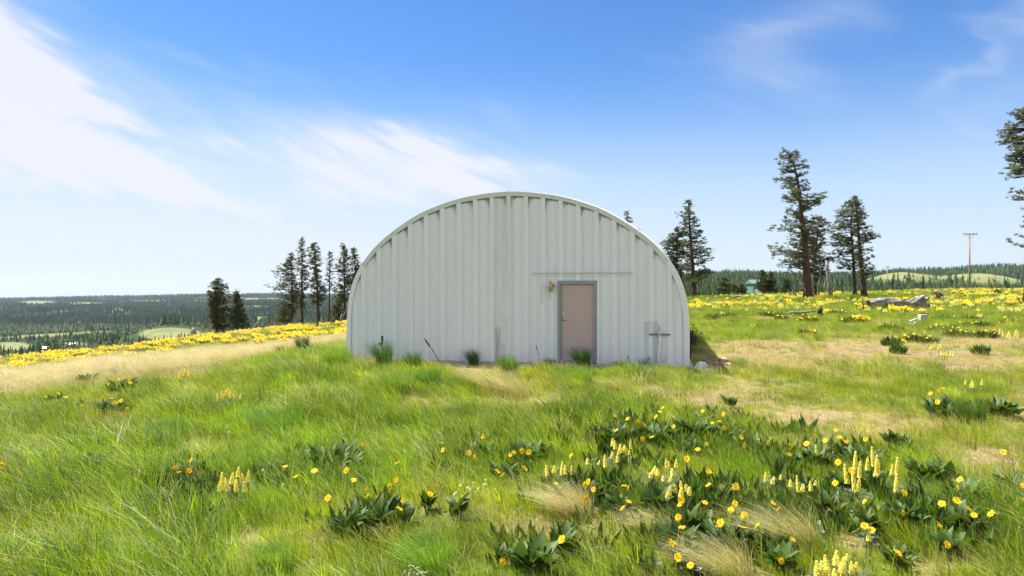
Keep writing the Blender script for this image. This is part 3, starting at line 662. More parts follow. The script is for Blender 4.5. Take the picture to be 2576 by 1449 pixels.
BAL = [
 (1540,1118,105,'dark leafy balsamroot clump at the left end of the big row',Z3((370,215),(430,165),(590,205),(450,345),(725,235)),26,1.1),
 (1648,1118,100,'balsamroot clump carrying the most blooms of the big row, raised flowers at its top',Z3((795,280),(945,180),(1030,65),(995,115),(1165,300),(775,450),(895,430)),26,1.1),
 (1742,1105,90,'balsamroot with the broadest dark upright leaves in the big row and one small bloom',Z3((1530,105),),26,1.45),
 (1838,1110,70,'balsamroot clump right of the broad dark leaves, four small blooms along its top',Z3((1790,140),(1730,240),(1650,255),(1800,315)),16,1.0),
 (1900,1142,105,'balsamroot clump at the right end of the big row with two open blooms facing out',Z3((2010,435),(2045,530),(2345,500),(2220,460)),28,1.0),
 (1745,1152,95,'low pale balsamroot clump just in front of the broad dark leaves',Z3((1465,585),(1580,515),(1335,705)),14,.8),
 (1492,1265,50,'small balsamroot with four tilted blooms left of the tan windblown bunchgrass tip',Z3((105,990),(165,1085),(70,1185),(60,1020)),10,.9),
 (1565,1300,60,'balsamroot between two straw bunchgrasses with one wide open bloom on a pale stem',Z3((550,1040),(605,1065),(530,1320),(605,1240)),12,1.0),
 (1655,1292,45,'pair of tall plain balsamroot leaves without blooms below the pale lupine group',(),7,1.3),
 (1735,1335,120,'wide balsamroot clump with seven blooms below the pale lupine group',Z3((1265,1215),(1245,1275),(1555,1250),(1935,1260),(1885,1340),(2060,1410),(1225,1430)),26,1.0),
 (1800,1262,80,'sparse balsamroot with four scattered blooms among long green grass in the middle right',Z3((1600,1030),(1610,865),(1745,1045),(1940,1050)),9,.9),
 (1945,1400,60,'balsamroot with one large front-facing bloom beside the long pale grass sweep',Z7((750,940),(885,1195),(790,980)),10,1.0),
 (1835,1385,115,'balsamroot clump with a double bloom in its middle at the lower right',Z7((385,1080),(340,1075),(545,1025),(640,1100),(535,1110),(455,985)),30,1.0),
 (2058,1172,85,'balsamroot clump with four blooms behind the tall lupines, nearer the slope edge',Z7((985,525),(1035,465),(1115,505),(1190,430)),20,.95),
 (2155,1168,95,'balsamroot clump with three big blooms directly behind the tallest lupines',Z7((1265,510),(1395,495),(1450,515),(1215,480)),22,1.0),
 (1990,1182,45,'little balsamroot with two blooms tipped sideways between two leafy rows',Z7((870,535),(865,600)),8,.9),
 (2110,1240,70,'balsamroot tangled into the left side of the tallest lupine group',Z7((1205,655),(1170,720),(1300,715),(1185,800)),14,.95),
 (2345,1218,115,'flowerless balsamroot with large dark pointed leaves on the brown bare ground',(),15,1.45),
 (2246,1128,28,'lone group of dark balsamroot leaves without blooms behind the single tall lupine',(),6,1.2),
 (2548,1250,70,'balsamroot at the frame edge on brown soil with two tall blooms above its leaves',Z7((2360,585),(2430,600),(2350,750)),18,1.1),
 (2415,1270,65,'balsamroot with two stacked blooms just below the flowerless pointed leaves',Z7((2055,775),(2035,830)),14,1.1),
 (2275,1330,90,'balsamroot clump with one wide open bloom and one bloom high on its right',Z7((1655,1005),(1390,930),(1665,870)),18,1.0),
 (2410,1335,135,'broad low balsamroot clump with six blooms in a line at the lower right',Z7((1930,945),(2035,925),(2115,980),(2155,1025),(2275,1015),(1910,1095)),32,1.0),
 (2185,1352,50,'balsamroot with one sideways bloom beside the small round lupine',Z7((1390,1100),(1440,1130)),9,1.0),
 (2388,1405,55,'balsamroot with a single drooping narrow bloom in the lower right corner area',Z7((1965,1230),),10,1.0),
 (2258,1440,50,'balsamroot with one flat bloom under a bent white grass stem near the bottom edge',Z7((1620,1290),),10,1.0),
 (1965,1442,55,'balsamroot at the bottom edge left of the big lupine cluster, one bloom',Z7((805,1340),),10,1.0),
 (1712,1385,75,'balsamroot with a loose chain of four blooms running down its left side',Z7((95,1180),(45,1220),(115,1110),(90,1045)),16,1.0),
 (1725,1438,70,'balsamroot with two blooms close to the bottom edge below the chain of blooms',Z7((90,1320),(175,1375)),14,1.0),
 (2085,1308,60,'dark balsamroot leaves with one bloom lying low below the tallest lupines',Z7((1140,985),),14,1.1),
 (2574,1290,30,'balsamroot cut by the frame edge below the two tall edge blooms',Z7((2490,910),(2500,820)),10,1.0),
 (2385,1052,95,'tall leafy balsamroot clump in the distant right grass with four blooms on its left',Z7((1850,175),(1905,155),(1940,140),(1900,235)),34,1.25),
 (2515,1050,75,'tall leafy balsamroot clump in the distant right grass with one bloom at its top right',Z7((2440,150),),26,1.25),
 (1195,1160,95,'balsamroot clump with five small blooms at the left of the middle row',Z6((990,475),(890,590),(930,620),(695,520),(710,570)),22,.95),
 (1325,1165,120,'balsamroot clump with dark centre and six blooms in the middle row',Z6((1205,585),(1180,605),(1260,575),(1310,585),(1470,515),(1605,610)),30,1.05),
 (1272,1208,70,'low balsamroot just in front of the middle row with three tipped blooms',Z6((1280,700),(1090,720),(1125,745)),10,.9),
 (1405,1262,30,'balsamroot with one open bloom standing over the straw bunchgrass',Z6((1500,805),),6,.9),
 (885,1152,60,'thin-leaved balsamroot with a high bloom right of the dark leafy left clump',Z6((150,530),(390,660),(40,710),(90,780)),14,.9),
 (960,1318,130,'balsamroot clump with seven blooms in the centre left foreground',Z6((385,780),(335,820),(175,850),(185,890),(255,890),(430,920),(405,980)),26,1.05),
 (1075,1285,35,'small balsamroot with one bloom pointing sideways right of the seven-bloom clump',Z6((620,880),),6,.9),
 (1147,1312,40,'single dark arrow-shaped balsamroot leaves without blooms in mid grass',(),4,1.2),
 (1418,1392,50,'balsamroot with one bloom low in the grass below the straw bunchgrass',Z6((1540,1195),),8,1.0),
 (1330,1447,95,'flowerless balsamroot with tall narrow leaves at the middle of the bottom edge',(),16,1.25),
 (1262,1425,20,'tiny balsamroot with one small orange bloom near the middle of the bottom edge',Z6((1125,1350),),4,.8),
 (480,1215,95,'balsamroot with curled leaves and three blooms left of the bright spike lupines',Z5((1335,640),(1225,690),(1320,715),(1250,725)),20,1.0),
 (415,1285,90,'dark balsamroot clump without open blooms lower left of the bright spike lupines',(),18,1.05),
 (680,1215,75,'pale grey-leaved balsamroot just right of the bright spike lupines',Z5((1990,685),(2065,755)),14,1.0),
 (835,1180,130,'largest dark leafy balsamroot clump on the left side with two facing blooms',Z5((2195,715),(2415,715),(2470,780)),32,1.15),
 (880,1350,75,'dark bluish balsamroot leaves left of the seven-bloom clump',Z5((2290,905),),16,1.1),
 (6,1195,20,'balsamroot bloom at the very left frame edge',Z5((10,670),),4,.9),
 (290,1045,75,'balsamroot with the densest bunch of blooms on the far left slope',Z5((715,205),(735,220),(780,210),(795,235),(815,240),(845,225),(890,280)),16,1.15),
 (308,988,65,'balsamroot with four high blooms right of the dark leafy bush plant on the left slope',Z5((830,75),(880,65),(910,100),(760,110)),12,1.2),
 (218,972,42,'dark bushy balsamroot with one bloom on its right at the tan grass edge',Z5((650,85),),22,1.4),
 (140,1012,55,'three small balsamroot blooms low in the grass at the far left',Z5((410,175),(320,200),(460,200)),6,.8),
 (207,1035,14,'one lone balsamroot bloom left of the densest bunch on the left slope',Z5((575,260),),4,.9),
 (245,1185,50,'bluish flowerless balsamroot half sunk in grass at the lower left',(),10,1.0),
 (1838,1026,34,'small flowerless sprig of balsamroot alone in the dry grass behind the big row',(),7,1.0),
]
for b in BAL: balsamroot(b[0], b[1], b[2], b[3], b[4], b[5], b[6])
k3 = lambda *a: sp(1459.2, .2014, 1012.8, *a)
k7 = lambda *a: sp(1673.7, .3602, 927, *a)
k6 = lambda *a: sp(858.3, .3602, 927, *a)
k5 = lambda *a: sp(0, .3602, 927, *a)
LUP = [
 (1556,1168,k3((400,450,540),(435,480,575),(495,520,625),(550,540,612),(630,460,572),(390,610,695),(465,640,740),(480,588,642),(610,600,645)),'lupine group of small yellow spikes below the left end of the big leafy row',70),
 (1515,1182,k3((315,660,800),(90,700,765),(230,730,772)),'lupine with one taller spike left of the small spike group',60),
 (1692,1228,k3((1080,710,800),(1105,740,820),(1195,710,805),(1150,830,905),(1125,910,985)),'lupine with tumbling bright spikes, right one of the bright middle pair',50),
 (1645,1218,k3((915,800,885),(970,830,905),(875,880,935),(940,900,955),(1035,930,975)),'lupine with short fat spikes, left one of the bright middle pair',50),
 (1702,1270,k3((1115,1040,1150),(1185,1030,1115),(1260,985,1085),(1260,1070,1165),(1330,1020,1105),(1365,1060,1150),(1085,1120,1185)),'lupine group of paler cream spikes under the bright middle pair',80),
 (1930,1232,k3((2320,870,975),(2400,930,1010),(2500,900,955)),'lupine with three spikes left of the open gap, near a tilted bloom',55),
 (2148,1262,k7((1325,580,700),(1325,700,860),(1270,670,800),(1352,650,760),(1345,760,850)),'tall thick lupine with the most crowded spikes in the right foreground',90),
 (2196,1215,k7((1410,620,705),(1455,550,680),(1480,600,740),(1470,700,750)),'tall lupine just right of the thick one, its spikes thinner and higher',60),
 (2256,1255,k7((1617,620,740),(1610,735,860),(1578,670,745)),'lupine with one long solitary spike beside the flowerless dark leaves',60),
 (2007,1250,k7((930,750,860),(875,780,822),(955,810,855)),'little lupine of two narrow spikes in the right middle grass',40),
 (2054,1152,k7((1060,530,600)),'single small lupine spike between the blooms of the back row',20),
 (2042,1240,k7((1015,790,850),(1045,790,815)),'very small lupine with a stubby spike next to the narrow-spiked one',20),
 (2115,1470,k7((1060,1350,1440),(1085,1345,1430),(1130,1310,1400),(1125,1390,1450),(1190,1275,1370),(1230,1320,1420),(1185,1400,1460),(1300,1355,1430),(1330,1350,1410),(1268,1302,1335),(1245,1390,1450)),'large bright lupine cluster cut by the bottom edge of the view',140),
 (2440,992,k7((2095,75,110),(2130,80,130),(2150,95,130),(2210,75,112)),'pale lupine among the tall leafy clumps in the distant right grass',55),
 (2185,1376,k7((1420,1150,1200)),'small round lupine tuft low in the lower right grass',35),
 (1412,1206,k6((1440,680,745),(1485,680,722),(1540,655,740),(1562,680,732),(1615,680,735)),'lupine with orange-tinged short spikes right of the middle balsamroot row',70),
 (600,1243,k5((1545,730,850),(1530,790,850),(1590,760,850),(1620,730,800),(1650,770,855),(1660,690,755),(1690,735,790),(1730,710,790),(1710,790,855)),'brightest lupine group, its spikes standing alone in left foreground grass',85),
 (577,1036,k5((1525,175,215),(1545,160,200),(1570,150,200),(1592,140,195),(1612,150,200),(1632,155,200),(1655,170,205),(1675,175,215),(1560,180,215),(1600,170,210)),'round dark-leaved lupine bush crowned with cream spikes on the left slope',58),
 (461,956,k5((1250,15,60),(1268,5,45),(1285,0,50),(1300,10,55),(1312,15,50),(1260,35,70)),'small far lupine bush at the edge of the tan windblown grass',32),
 (2352,872,k7((1862,-170,-140),(1880,-185,-150),(1903,-165,-135),(1925,-180,-150),(1845,-160,-135)),'bright lupine with upright spikes in the stony right slope, upper of two',36),
 (2382,890,k7((1925,-118,-95),(1945,-112,-92),(1965,-118,-96),(1990,-122,-95),(2010,-115,-88)),'lupine with a wide row of short spikes in the stony right slope, lower of two',40),
 (2532,856,k7((2330,-280,-240),(2355,-270,-225),(2385,-262,-215),(2410,-250,-205),(2440,-275,-230),(2460,-262,-215)),'lupine patch of many spikes on the right slope next to the frame edge',70),
 (1890,832,k7((590,-320,-295),(605,-312,-285),(618,-318,-292)),'lone small lupine on the stony ground right of the white building',20),
]
for (px, py, s, lab, lw) in LUP:
    fh = .30 if lw in (58, 32) else .20
    lupine(px, py, s, lab, lw, leaves=90 if lw == 58 else 55, fh=fh)

# leafy clumps on the right slope, small in the picture: foliage + blossoms
def clump_meshes(seed, nl, nf, R_, H_):
    r = np.random.default_rng(seed); V = []; Fc = []
    for i in range(nl):
        a = r.uniform(0, 2*math.pi); q = R_*.9*math.sqrt(r.uniform()); x, y = q*math.cos(a), q*.7*math.sin(a); L = r.uniform(.35, 1.)*H_*(1.05-.6*(q/R_)**2); w = r.uniform(.022, .04); l = r.uniform(.05, .6)
        dx, dy = math.cos(a)*l, math.sin(a)*l; t = a+math.pi/2+r.normal(0, .5); wx, wy = math.cos(t)*w, math.sin(t)*w; b = len(V)
        V += [(x, y, 0), (x+dx*L*.35-wx, y+dy*L*.35-wy, L*.5), (x+dx*L*.35+wx, y+dy*L*.35+wy, L*.5), (x+dx*L*.6, y+dy*L*.6, L*.7), (x+dx*L, y+dy*L, L*.95)]
        Fc += [(b, b+2, b+1), (b+1, b+2, b+3), (b+1, b+3, b+4), (b+2, b+4, b+3)]
    fo = mesh_np('foliage', V, np.array(Fc), M['balsam_leaf']); V = []; Fc = []
    for i in range(nf):
        a = r.uniform(0, 2*math.pi); q = R_*math.sqrt(r.uniform()); c = Vector((q*math.cos(a), q*math.sin(a), H_*r.uniform(.6, 1.05)*(1-.4*q/R_)))
        d = Vector((r.uniform(-.8, .5), r.uniform(-1.2, .2), r.uniform(.3, 1))).normalized(); m = d.to_track_quat('Z', 'Y').to_matrix(); b = len(V); s = r.uniform(.038, .052)
        V.append(tuple(c)); V += [tuple(c+m @ Vector((s*math.cos(k*math.pi/4), s*math.sin(k*math.pi/4), .006))) for k in range(8)]
        Fc += [(b, b+1+k, b+1+(k+1) % 8) for k in range(8)]
    bl = mesh_np('blossoms', V, np.array(Fc), M['petal']) if nf else None
    return fo, bl
MID = [(1830,800,95,'wide low dark green clump without blooms in front of the yellow field',0),(1790,804,50,'small dark green clump left of the wide flowerless one, right of the building',0),
 (1940,796,75,'balsamroot clump dotted orange beside the fallen grey branch',16),(1965,806,38,'compact green clump at the foot of the orange-dotted one by the branch',5),
 (2033,811,55,'round dark balsamroot bush with orange rim on the right slope',14),(2010,798,50,'orange-topped balsamroot just behind the round dark bush',14),
 (2150,812,90,'wide orange-flowered balsamroot clump below the twisted log',26),(2110,792,60,'small balsamroot with many blooms left below the twisted log',14),
 (2242,833,75,'dense flowerless dark green clump left of the bleached boards',1),(2243,870,60,'dark upright clump alone on the stony bank, three tiny blooms',3),
 (2030,848,50,'scrawny balsamroot with few yellow blooms in the middle of the stony bank',7),(2258,890,40,'tiny green tuft on brown stony ground below the dark upright clump',0),
 (2316,862,95,'large balsamroot clump right below the bleached boards, yellow blooms on its left',14),(2372,836,95,'large balsamroot clump right of the bleached boards',10),
 (2412,848,90,'balsamroot clump in the middle of the right-hand leafy patch',8),(2462,824,85,'balsamroot clump at the top right of the leafy patch',7),
 (2440,806,75,'small green clump at the upper back of the right-hand leafy patch',5),(2375,808,75,'green clump directly above right of the bleached boards',5),
 (2540,816,70,'leafy clump at the frame edge above the lupine patch',7),(2466,893,45,'lone green clump on brown stony ground in front of the leafy patch',0),
 (2330,800,60,'low leafy clump behind the bleached boards',4),(2480,850,70,'yellow-dotted clump at the right end of the leafy patch',8)]
for i, (px, py, w, lab, nf) in enumerate(MID):
    b = ray_ground(px, py); rr = w/F*b.y*.5; fo, bl = clump_meshes(100+i, int(130+rr*160), nf, rr, .44)
    t = empty('balsamroot', (b.x, b.y, H1(b.x, b.y)-.01)); tag(t, lab, 'wildflower', 'leafy clumps on the right slope'); link('foliage', fo, t)
    if bl: link('blossoms', bl, t)

def leafy_cover():
    r = np.random.default_rng(33); L_ = []
    for k in range(5):
        V = []; Fc = []
        for i in range(9):
            a = r.uniform(0, 6.28); q = .11*math.sqrt(r.uniform()); x, y = q*math.cos(a), q*math.sin(a); L = r.uniform(.14, .30); w = L*r.uniform(.12, .19); ln = r.uniform(.05, .55); dx, dy = math.cos(a)*ln, math.sin(a)*ln; t = a+math.pi/2+r.normal(0, .6); wx, wy = math.cos(t)*w, math.sin(t)*w; nx, ny = -wy*.5, wx*.5; b = len(V)
            P_ = lambda q_, sw, up: (x+dx*L*q_+wx*sw+nx*up, y+dy*L*q_+wy*sw+ny*up, L*q_*(1-.15*ln))
            V += [(x, y, 0), P_(.35, -.9, 1), P_(.35, 0, 0), P_(.35, .9, 1), P_(.62, -.8, 1), P_(.62, 0, 0), P_(.62, .8, 1), P_(1., 0, .3)]
            Fc += [(b, b+2, b+1), (b, b+3, b+2), (b+1, b+2, b+5), (b+1, b+5, b+4), (b+2, b+3, b+6), (b+2, b+6, b+5), (b+4, b+5, b+7), (b+5, b+6, b+7)]
        L_.append(mesh_np('lc%d' % k, V, np.array(Fc), M['leafcover']))
    coll = proto_coll('leaf_source', L_); X, Y = pts_in(5.6, 12.5, 46.); c = cover(X, Y); px, py = c['px'], c['py']; n1 = fbm(X*1.7, Y*2.2, 61, 2)
    def e(cx, cy, sx, sy): return np.exp(-(((px-cx)/sx)**2+((py-cy)/sy)**2))
    z = np.maximum.reduce([e(1860, 1320, 420, 95), e(1700, 1105, 240, 42), e(2090, 1180, 190, 45), e(2350, 1330, 210, 70), e(1260, 1165, 170, 35), e(830, 1180, 160, 35), e(960, 1330, 150, 45), e(1500, 1400, 220, 60), e(470, 1230, 120, 60), e(1560, 1240, 160, 60)])
    k = (rng.uniform(0, 1, len(X)) < z*np.clip((n1-.34)*4.5, 0, 1)*.9) & (c['bare'] < .3) & (z > .12); X, Y, Z = X[k], Y[k], c['Z'][k]; n = len(X); s_ = rng.uniform(.6, 1.1, n)
    col = np.array([.070, .125, .018])*np.exp(rng.normal(0, .3, (n, 1))); scatter('meadow_leaves', np.stack([X, Y, Z], -1), np.stack([0*s_, 0*s_, rng.uniform(0, 6.28, n)], -1), np.stack([s_, s_, s_], -1), rng.integers(0, 5, n), np.clip(col, .01, .5), coll)
M['leafcover'] = leaf_mat('low_leaf', (1, 1, 1), .32, True, var=.3, gloss=.02)
leafy_cover()

# the flower fields: nobody could count these
def field_protos():
    L_ = []; r = np.random.default_rng(8)
    for k in range(4):     # balsamroot clump in bloom: leaves + blossom discs, two materials
        V = []; Fc = []; mi = []
        for i in range(20):
            a = r.uniform(0, 2*math.pi); q = .2*math.sqrt(r.uniform()); x, y = q*math.cos(a), q*math.sin(a); L = r.uniform(.16, .30); dx, dy = math.cos(a)*.5, math.sin(a)*.5; w = .04; b = len(V)
            V += [(x, y, 0), (x+dx*L*.5-w*dy*2, y+dy*L*.5+w*dx*2, L*.6), (x+dx*L*.5+w*dy*2, y+dy*L*.5-w*dx*2, L*.6), (x+dx*L, y+dy*L, L)]; Fc += [(b, b+2, b+1), (b+1, b+2, b+3)]; mi += [0, 0]
        for i in range(22):
            a = r.uniform(0, 2*math.pi); q = .27*math.sqrt(r.uniform()); c = Vector((q*math.cos(a), q*math.sin(a), r.uniform(.24, .40))); d = Vector((r.uniform(-.9, .3), r.uniform(-1.1, .3), r.uniform(.3, 1))).normalized()
            m = d.to_track_quat('Z', 'Y').to_matrix(); b = len(V); s = r.uniform(.038, .055); V += [tuple(c+m @ Vector((s*math.cos(j*math.pi/3), s*math.sin(j*math.pi/3), 0))) for j in range(6)]
            Fc += [(b, b+1, b+2), (b, b+2, b+3), (b, b+3, b+4), (b, b+4, b+5)]; mi += [1]*4
        L_.append(mesh_np('bal%d' % k, V, np.array(Fc), mats=[M['balsam_leaf'], M['field_petal']], mi=mi))
    for k in range(4):     # lupine clump
        V = []; Fc = []; mi = []
        for i in range(26):
            a = r.uniform(0, 2*math.pi); q = .16*math.sqrt(r.uniform()); x, y = q*math.cos(a), q*math.sin(a); L = r.uniform(.1, .24); b = len(V); w = .022
            V += [(x-w, y, L), (x+w, y+w, L*1.02), (x, y-w, L*.9), (x+w*.5, y-w*1.5, L*1.1)]; Fc += [(b, b+1, b+2), (b+1, b+3, b+2)]; mi += [0, 0]
        for i in range(8):
            a = r.uniform(0, 2*math.pi); q = .15*math.sqrt(r.uniform()); x, y = q*math.cos(a), q*math.sin(a); z0 = r.uniform(.2, .28); z1 = z0+r.uniform(.12, .19); b = len(V); w = .019
            V += [(x+w, y, z0), (x-w*.5, y+w*.86, z0), (x-w*.5, y-w*.86, z0), (x+w*.9, y, (z0+z1)/2), (x-w*.45, y+w*.8, (z0+z1)/2), (x-w*.45, y-w*.8, (z0+z1)/2), (x-.01, y, z1)]
            for j in range(3):
                j2 = (j+1) % 3; Fc += [(b+j, b+j2, b+3+j2), (b+j, b+3+j2, b+3+j), (b+3+j, b+3+j2, b+6)]; mi += [1]*3
        L_.append(mesh_np('lup%d' % k, V, np.array(Fc), mats=[M['lupine_leaf'], M['lupine']], mi=mi))
    return proto_coll('flower_source', L_)
FLD = field_protos()
def flower_field():
    X = rng.uniform(-62, 92, 60000); Y = rng.uniform(24, 112, 60000); c = cover(X, Y); px, py = c['px'], c['py']
    wl = c['yel']*np.clip((fbm(X*.35, Y*.35, 83)-.28)*1.9, 0, 1)*.40
    strip = fbm(X*.10, Y*.22, 77); near = sm(py, 800, 770)
    wr = c['ry']*(np.clip((strip-.42)*3.6, 0, 1)*.30+.025)*(1-.72*sm(Y, 48, 95))
    inv = (px > -250) & (px < 2800) & ~inside_building(X, Y, .3) & (c['Z'] > -5)
    u = rng.uniform(0, 1, len(X)); k = inv & (u < np.maximum(wl, wr)); lf = (wl > wr)[k]; X, Y, Z = X[k], Y[k], c['Z'][k]; n = len(X); v = rng.uniform(0, 1, n); st = fbm(X*.13, Y*.3, 79)
    idx = np.where(lf, np.where(v < .85, rng.integers(0, 4, n), rng.integers(4, 8, n)), np.where(st+rng.normal(0, .08, n) > .56, rng.integers(0, 4, n), rng.integers(4, 8, n)))
    s = rng.uniform(.8, 1.3, n)
    scatter('flower_field', np.stack([X, Y, Z], -1), np.stack([0*v, 0*v, rng.uniform(0, .8, n)], -1), np.stack([s, s, s], -1), idx, np.ones((n, 3)), FLD)
flower_field()

FP = [(o.location.x, o.location.y) for o in COL.objects if o.parent is None and o.name.startswith(('balsamroot', 'lupine'))]
FR = [max(.12, .85*max([math.hypot(c.location.x, c.location.y) for c in o.children if c.name.startswith(('leaf', 'spike'))]+[.2])) for o in COL.objects if o.parent is None and o.name.startswith(('balsamroot', 'lupine'))]
def forb_mask(X, Y):
    """1 where a leafy plant crowds out the grass, and a little in front of it"""
    m = np.zeros_like(X)
    for (x, y), r in zip(FP, FR): r = min(r, .7); m = np.maximum(m, np.exp(-(((X-x)/(r*.95))**2+((Y-y+.12)/(r*.9+.1))**2)**2))
    return m
grass_layer('meadow_grass', 3.6, 10, 105, .95)
grass_layer('meadow_grass', 10, 20, 62, 1.0)
grass_layer('meadow_grass', 20, 42, 24, 1.1)
grass_layer('meadow_grass', 42, 112, 6.0, 1.35)

# ------------------------------------------------------------------ far woods
def conifer_protos():
    L_ = []; r = np.random.default_rng(21)
    for k in range(6):
        V = []; Fc = []; lay = 7 if k < 4 else 5; wmax = (.17, .14, .20, .15, .34, .42)[k]
        for i in range(lay):
            t = i/lay; z0 = .08+t*.86; rad = wmax*(1-t)**.85 if k < 4 else wmax*math.sin(math.pi*(.18+t*.8)); m = 7; ph = r.uniform(0, 6); b = len(V)
            V.append((r.normal(0, .01), r.normal(0, .01), z0+(.22 if k < 4 else .25)))
            for j in range(m):
                a = ph+2*math.pi*j/m; q = rad*r.uniform(.6, 1.3); V.append((q*math.cos(a), q*math.sin(a), z0-r.uniform(.0, .07)))
            for j in range(m): Fc.append((b, b+1+j, b+1+(j+1) % m))
        L_.append(mesh_np('con%d' % k, V, np.array(Fc), M['forest']))
    return proto_coll('far_tree_source', L_)
M['forest'] = leaf_mat('far_foliage', (1, 1, 1), .12, True, var=.30, gloss=.0)
CON = conifer_protos()
def far_woods():
    parts = []
    for (y0, y1, a) in ((230, 900, 42), (900, 1700, 70), (1700, 2700, 110), (2700, 4500, 300)):
        n = int(.8*1.25*(y1*y1-y0*y0)/a*1.0); Y = np.sqrt(rng.uniform(y0*y0, y1*y1, n)); X = rng.uniform(-.86, .86, n)*Y
        px, py, wood, op, mid, n_, n2 = far_cover(X, Y)
        rt = px > 1300
        hidden = (px > 960) & (px < 1640)
        u = rng.uniform(0, 1, n); k = (u < wood*.95) & ~(hidden & (u > .12)) & ~(rt & (Y > 1900))
        X, Y, px, py, mid, n_, n2, op = X[k], Y[k], px[k], py[k], mid[k], n_[k], n2[k], op[k]; m = len(X); v = rng.uniform(0, 1, m)
        bush = v < np.where(mid > .3, .62, .08)
        idx = np.where(bush, rng.integers(4, 6, m), rng.integers(0, 4, m))
        h = np.where(bush, rng.uniform(3, 6.5, m), rng.uniform(7, 14, m)*(1+.3*(n2-.5)))*(1.15 if y0 >= 2700 else 1.); h = np.where(op > .3, h*.45, h)*np.where((mid > .3), .68, 1.)
        c1 = np.array([.038, .066, .036]); c2 = np.array([.15, .20, .052]); t = np.clip((n_-.3)*1.4+rng.normal(0, .22, m), 0, 1)[:, None]; col = c1*(1-t)+c2*t
        col = np.where(bush[:, None], np.array([.14, .175, .05])*(1+rng.normal(0, .22, (m, 1))), col)
        rust = (rng.uniform(0, 1, m) < .03); col = np.where(rust[:, None], np.array([.17, .10, .06]), col)
        parts.append((np.stack([X, Y, H(X, Y)-.3], -1), idx, h, np.clip(col, .01, .3)))
    P = np.vstack([p[0] for p in parts]); idx = np.concatenate([p[1] for p in parts]); h = np.concatenate([p[2] for p in parts]); col = np.vstack([p[3] for p in parts]); n = len(P)
    w = h*rng.uniform(.85, 1.25, n)
    scatter('far_forest', P, np.stack([0*h, 0*h, rng.uniform(0, 6.28, n)], -1), np.stack([w, w, h], -1), idx, col, CON)
far_woods()

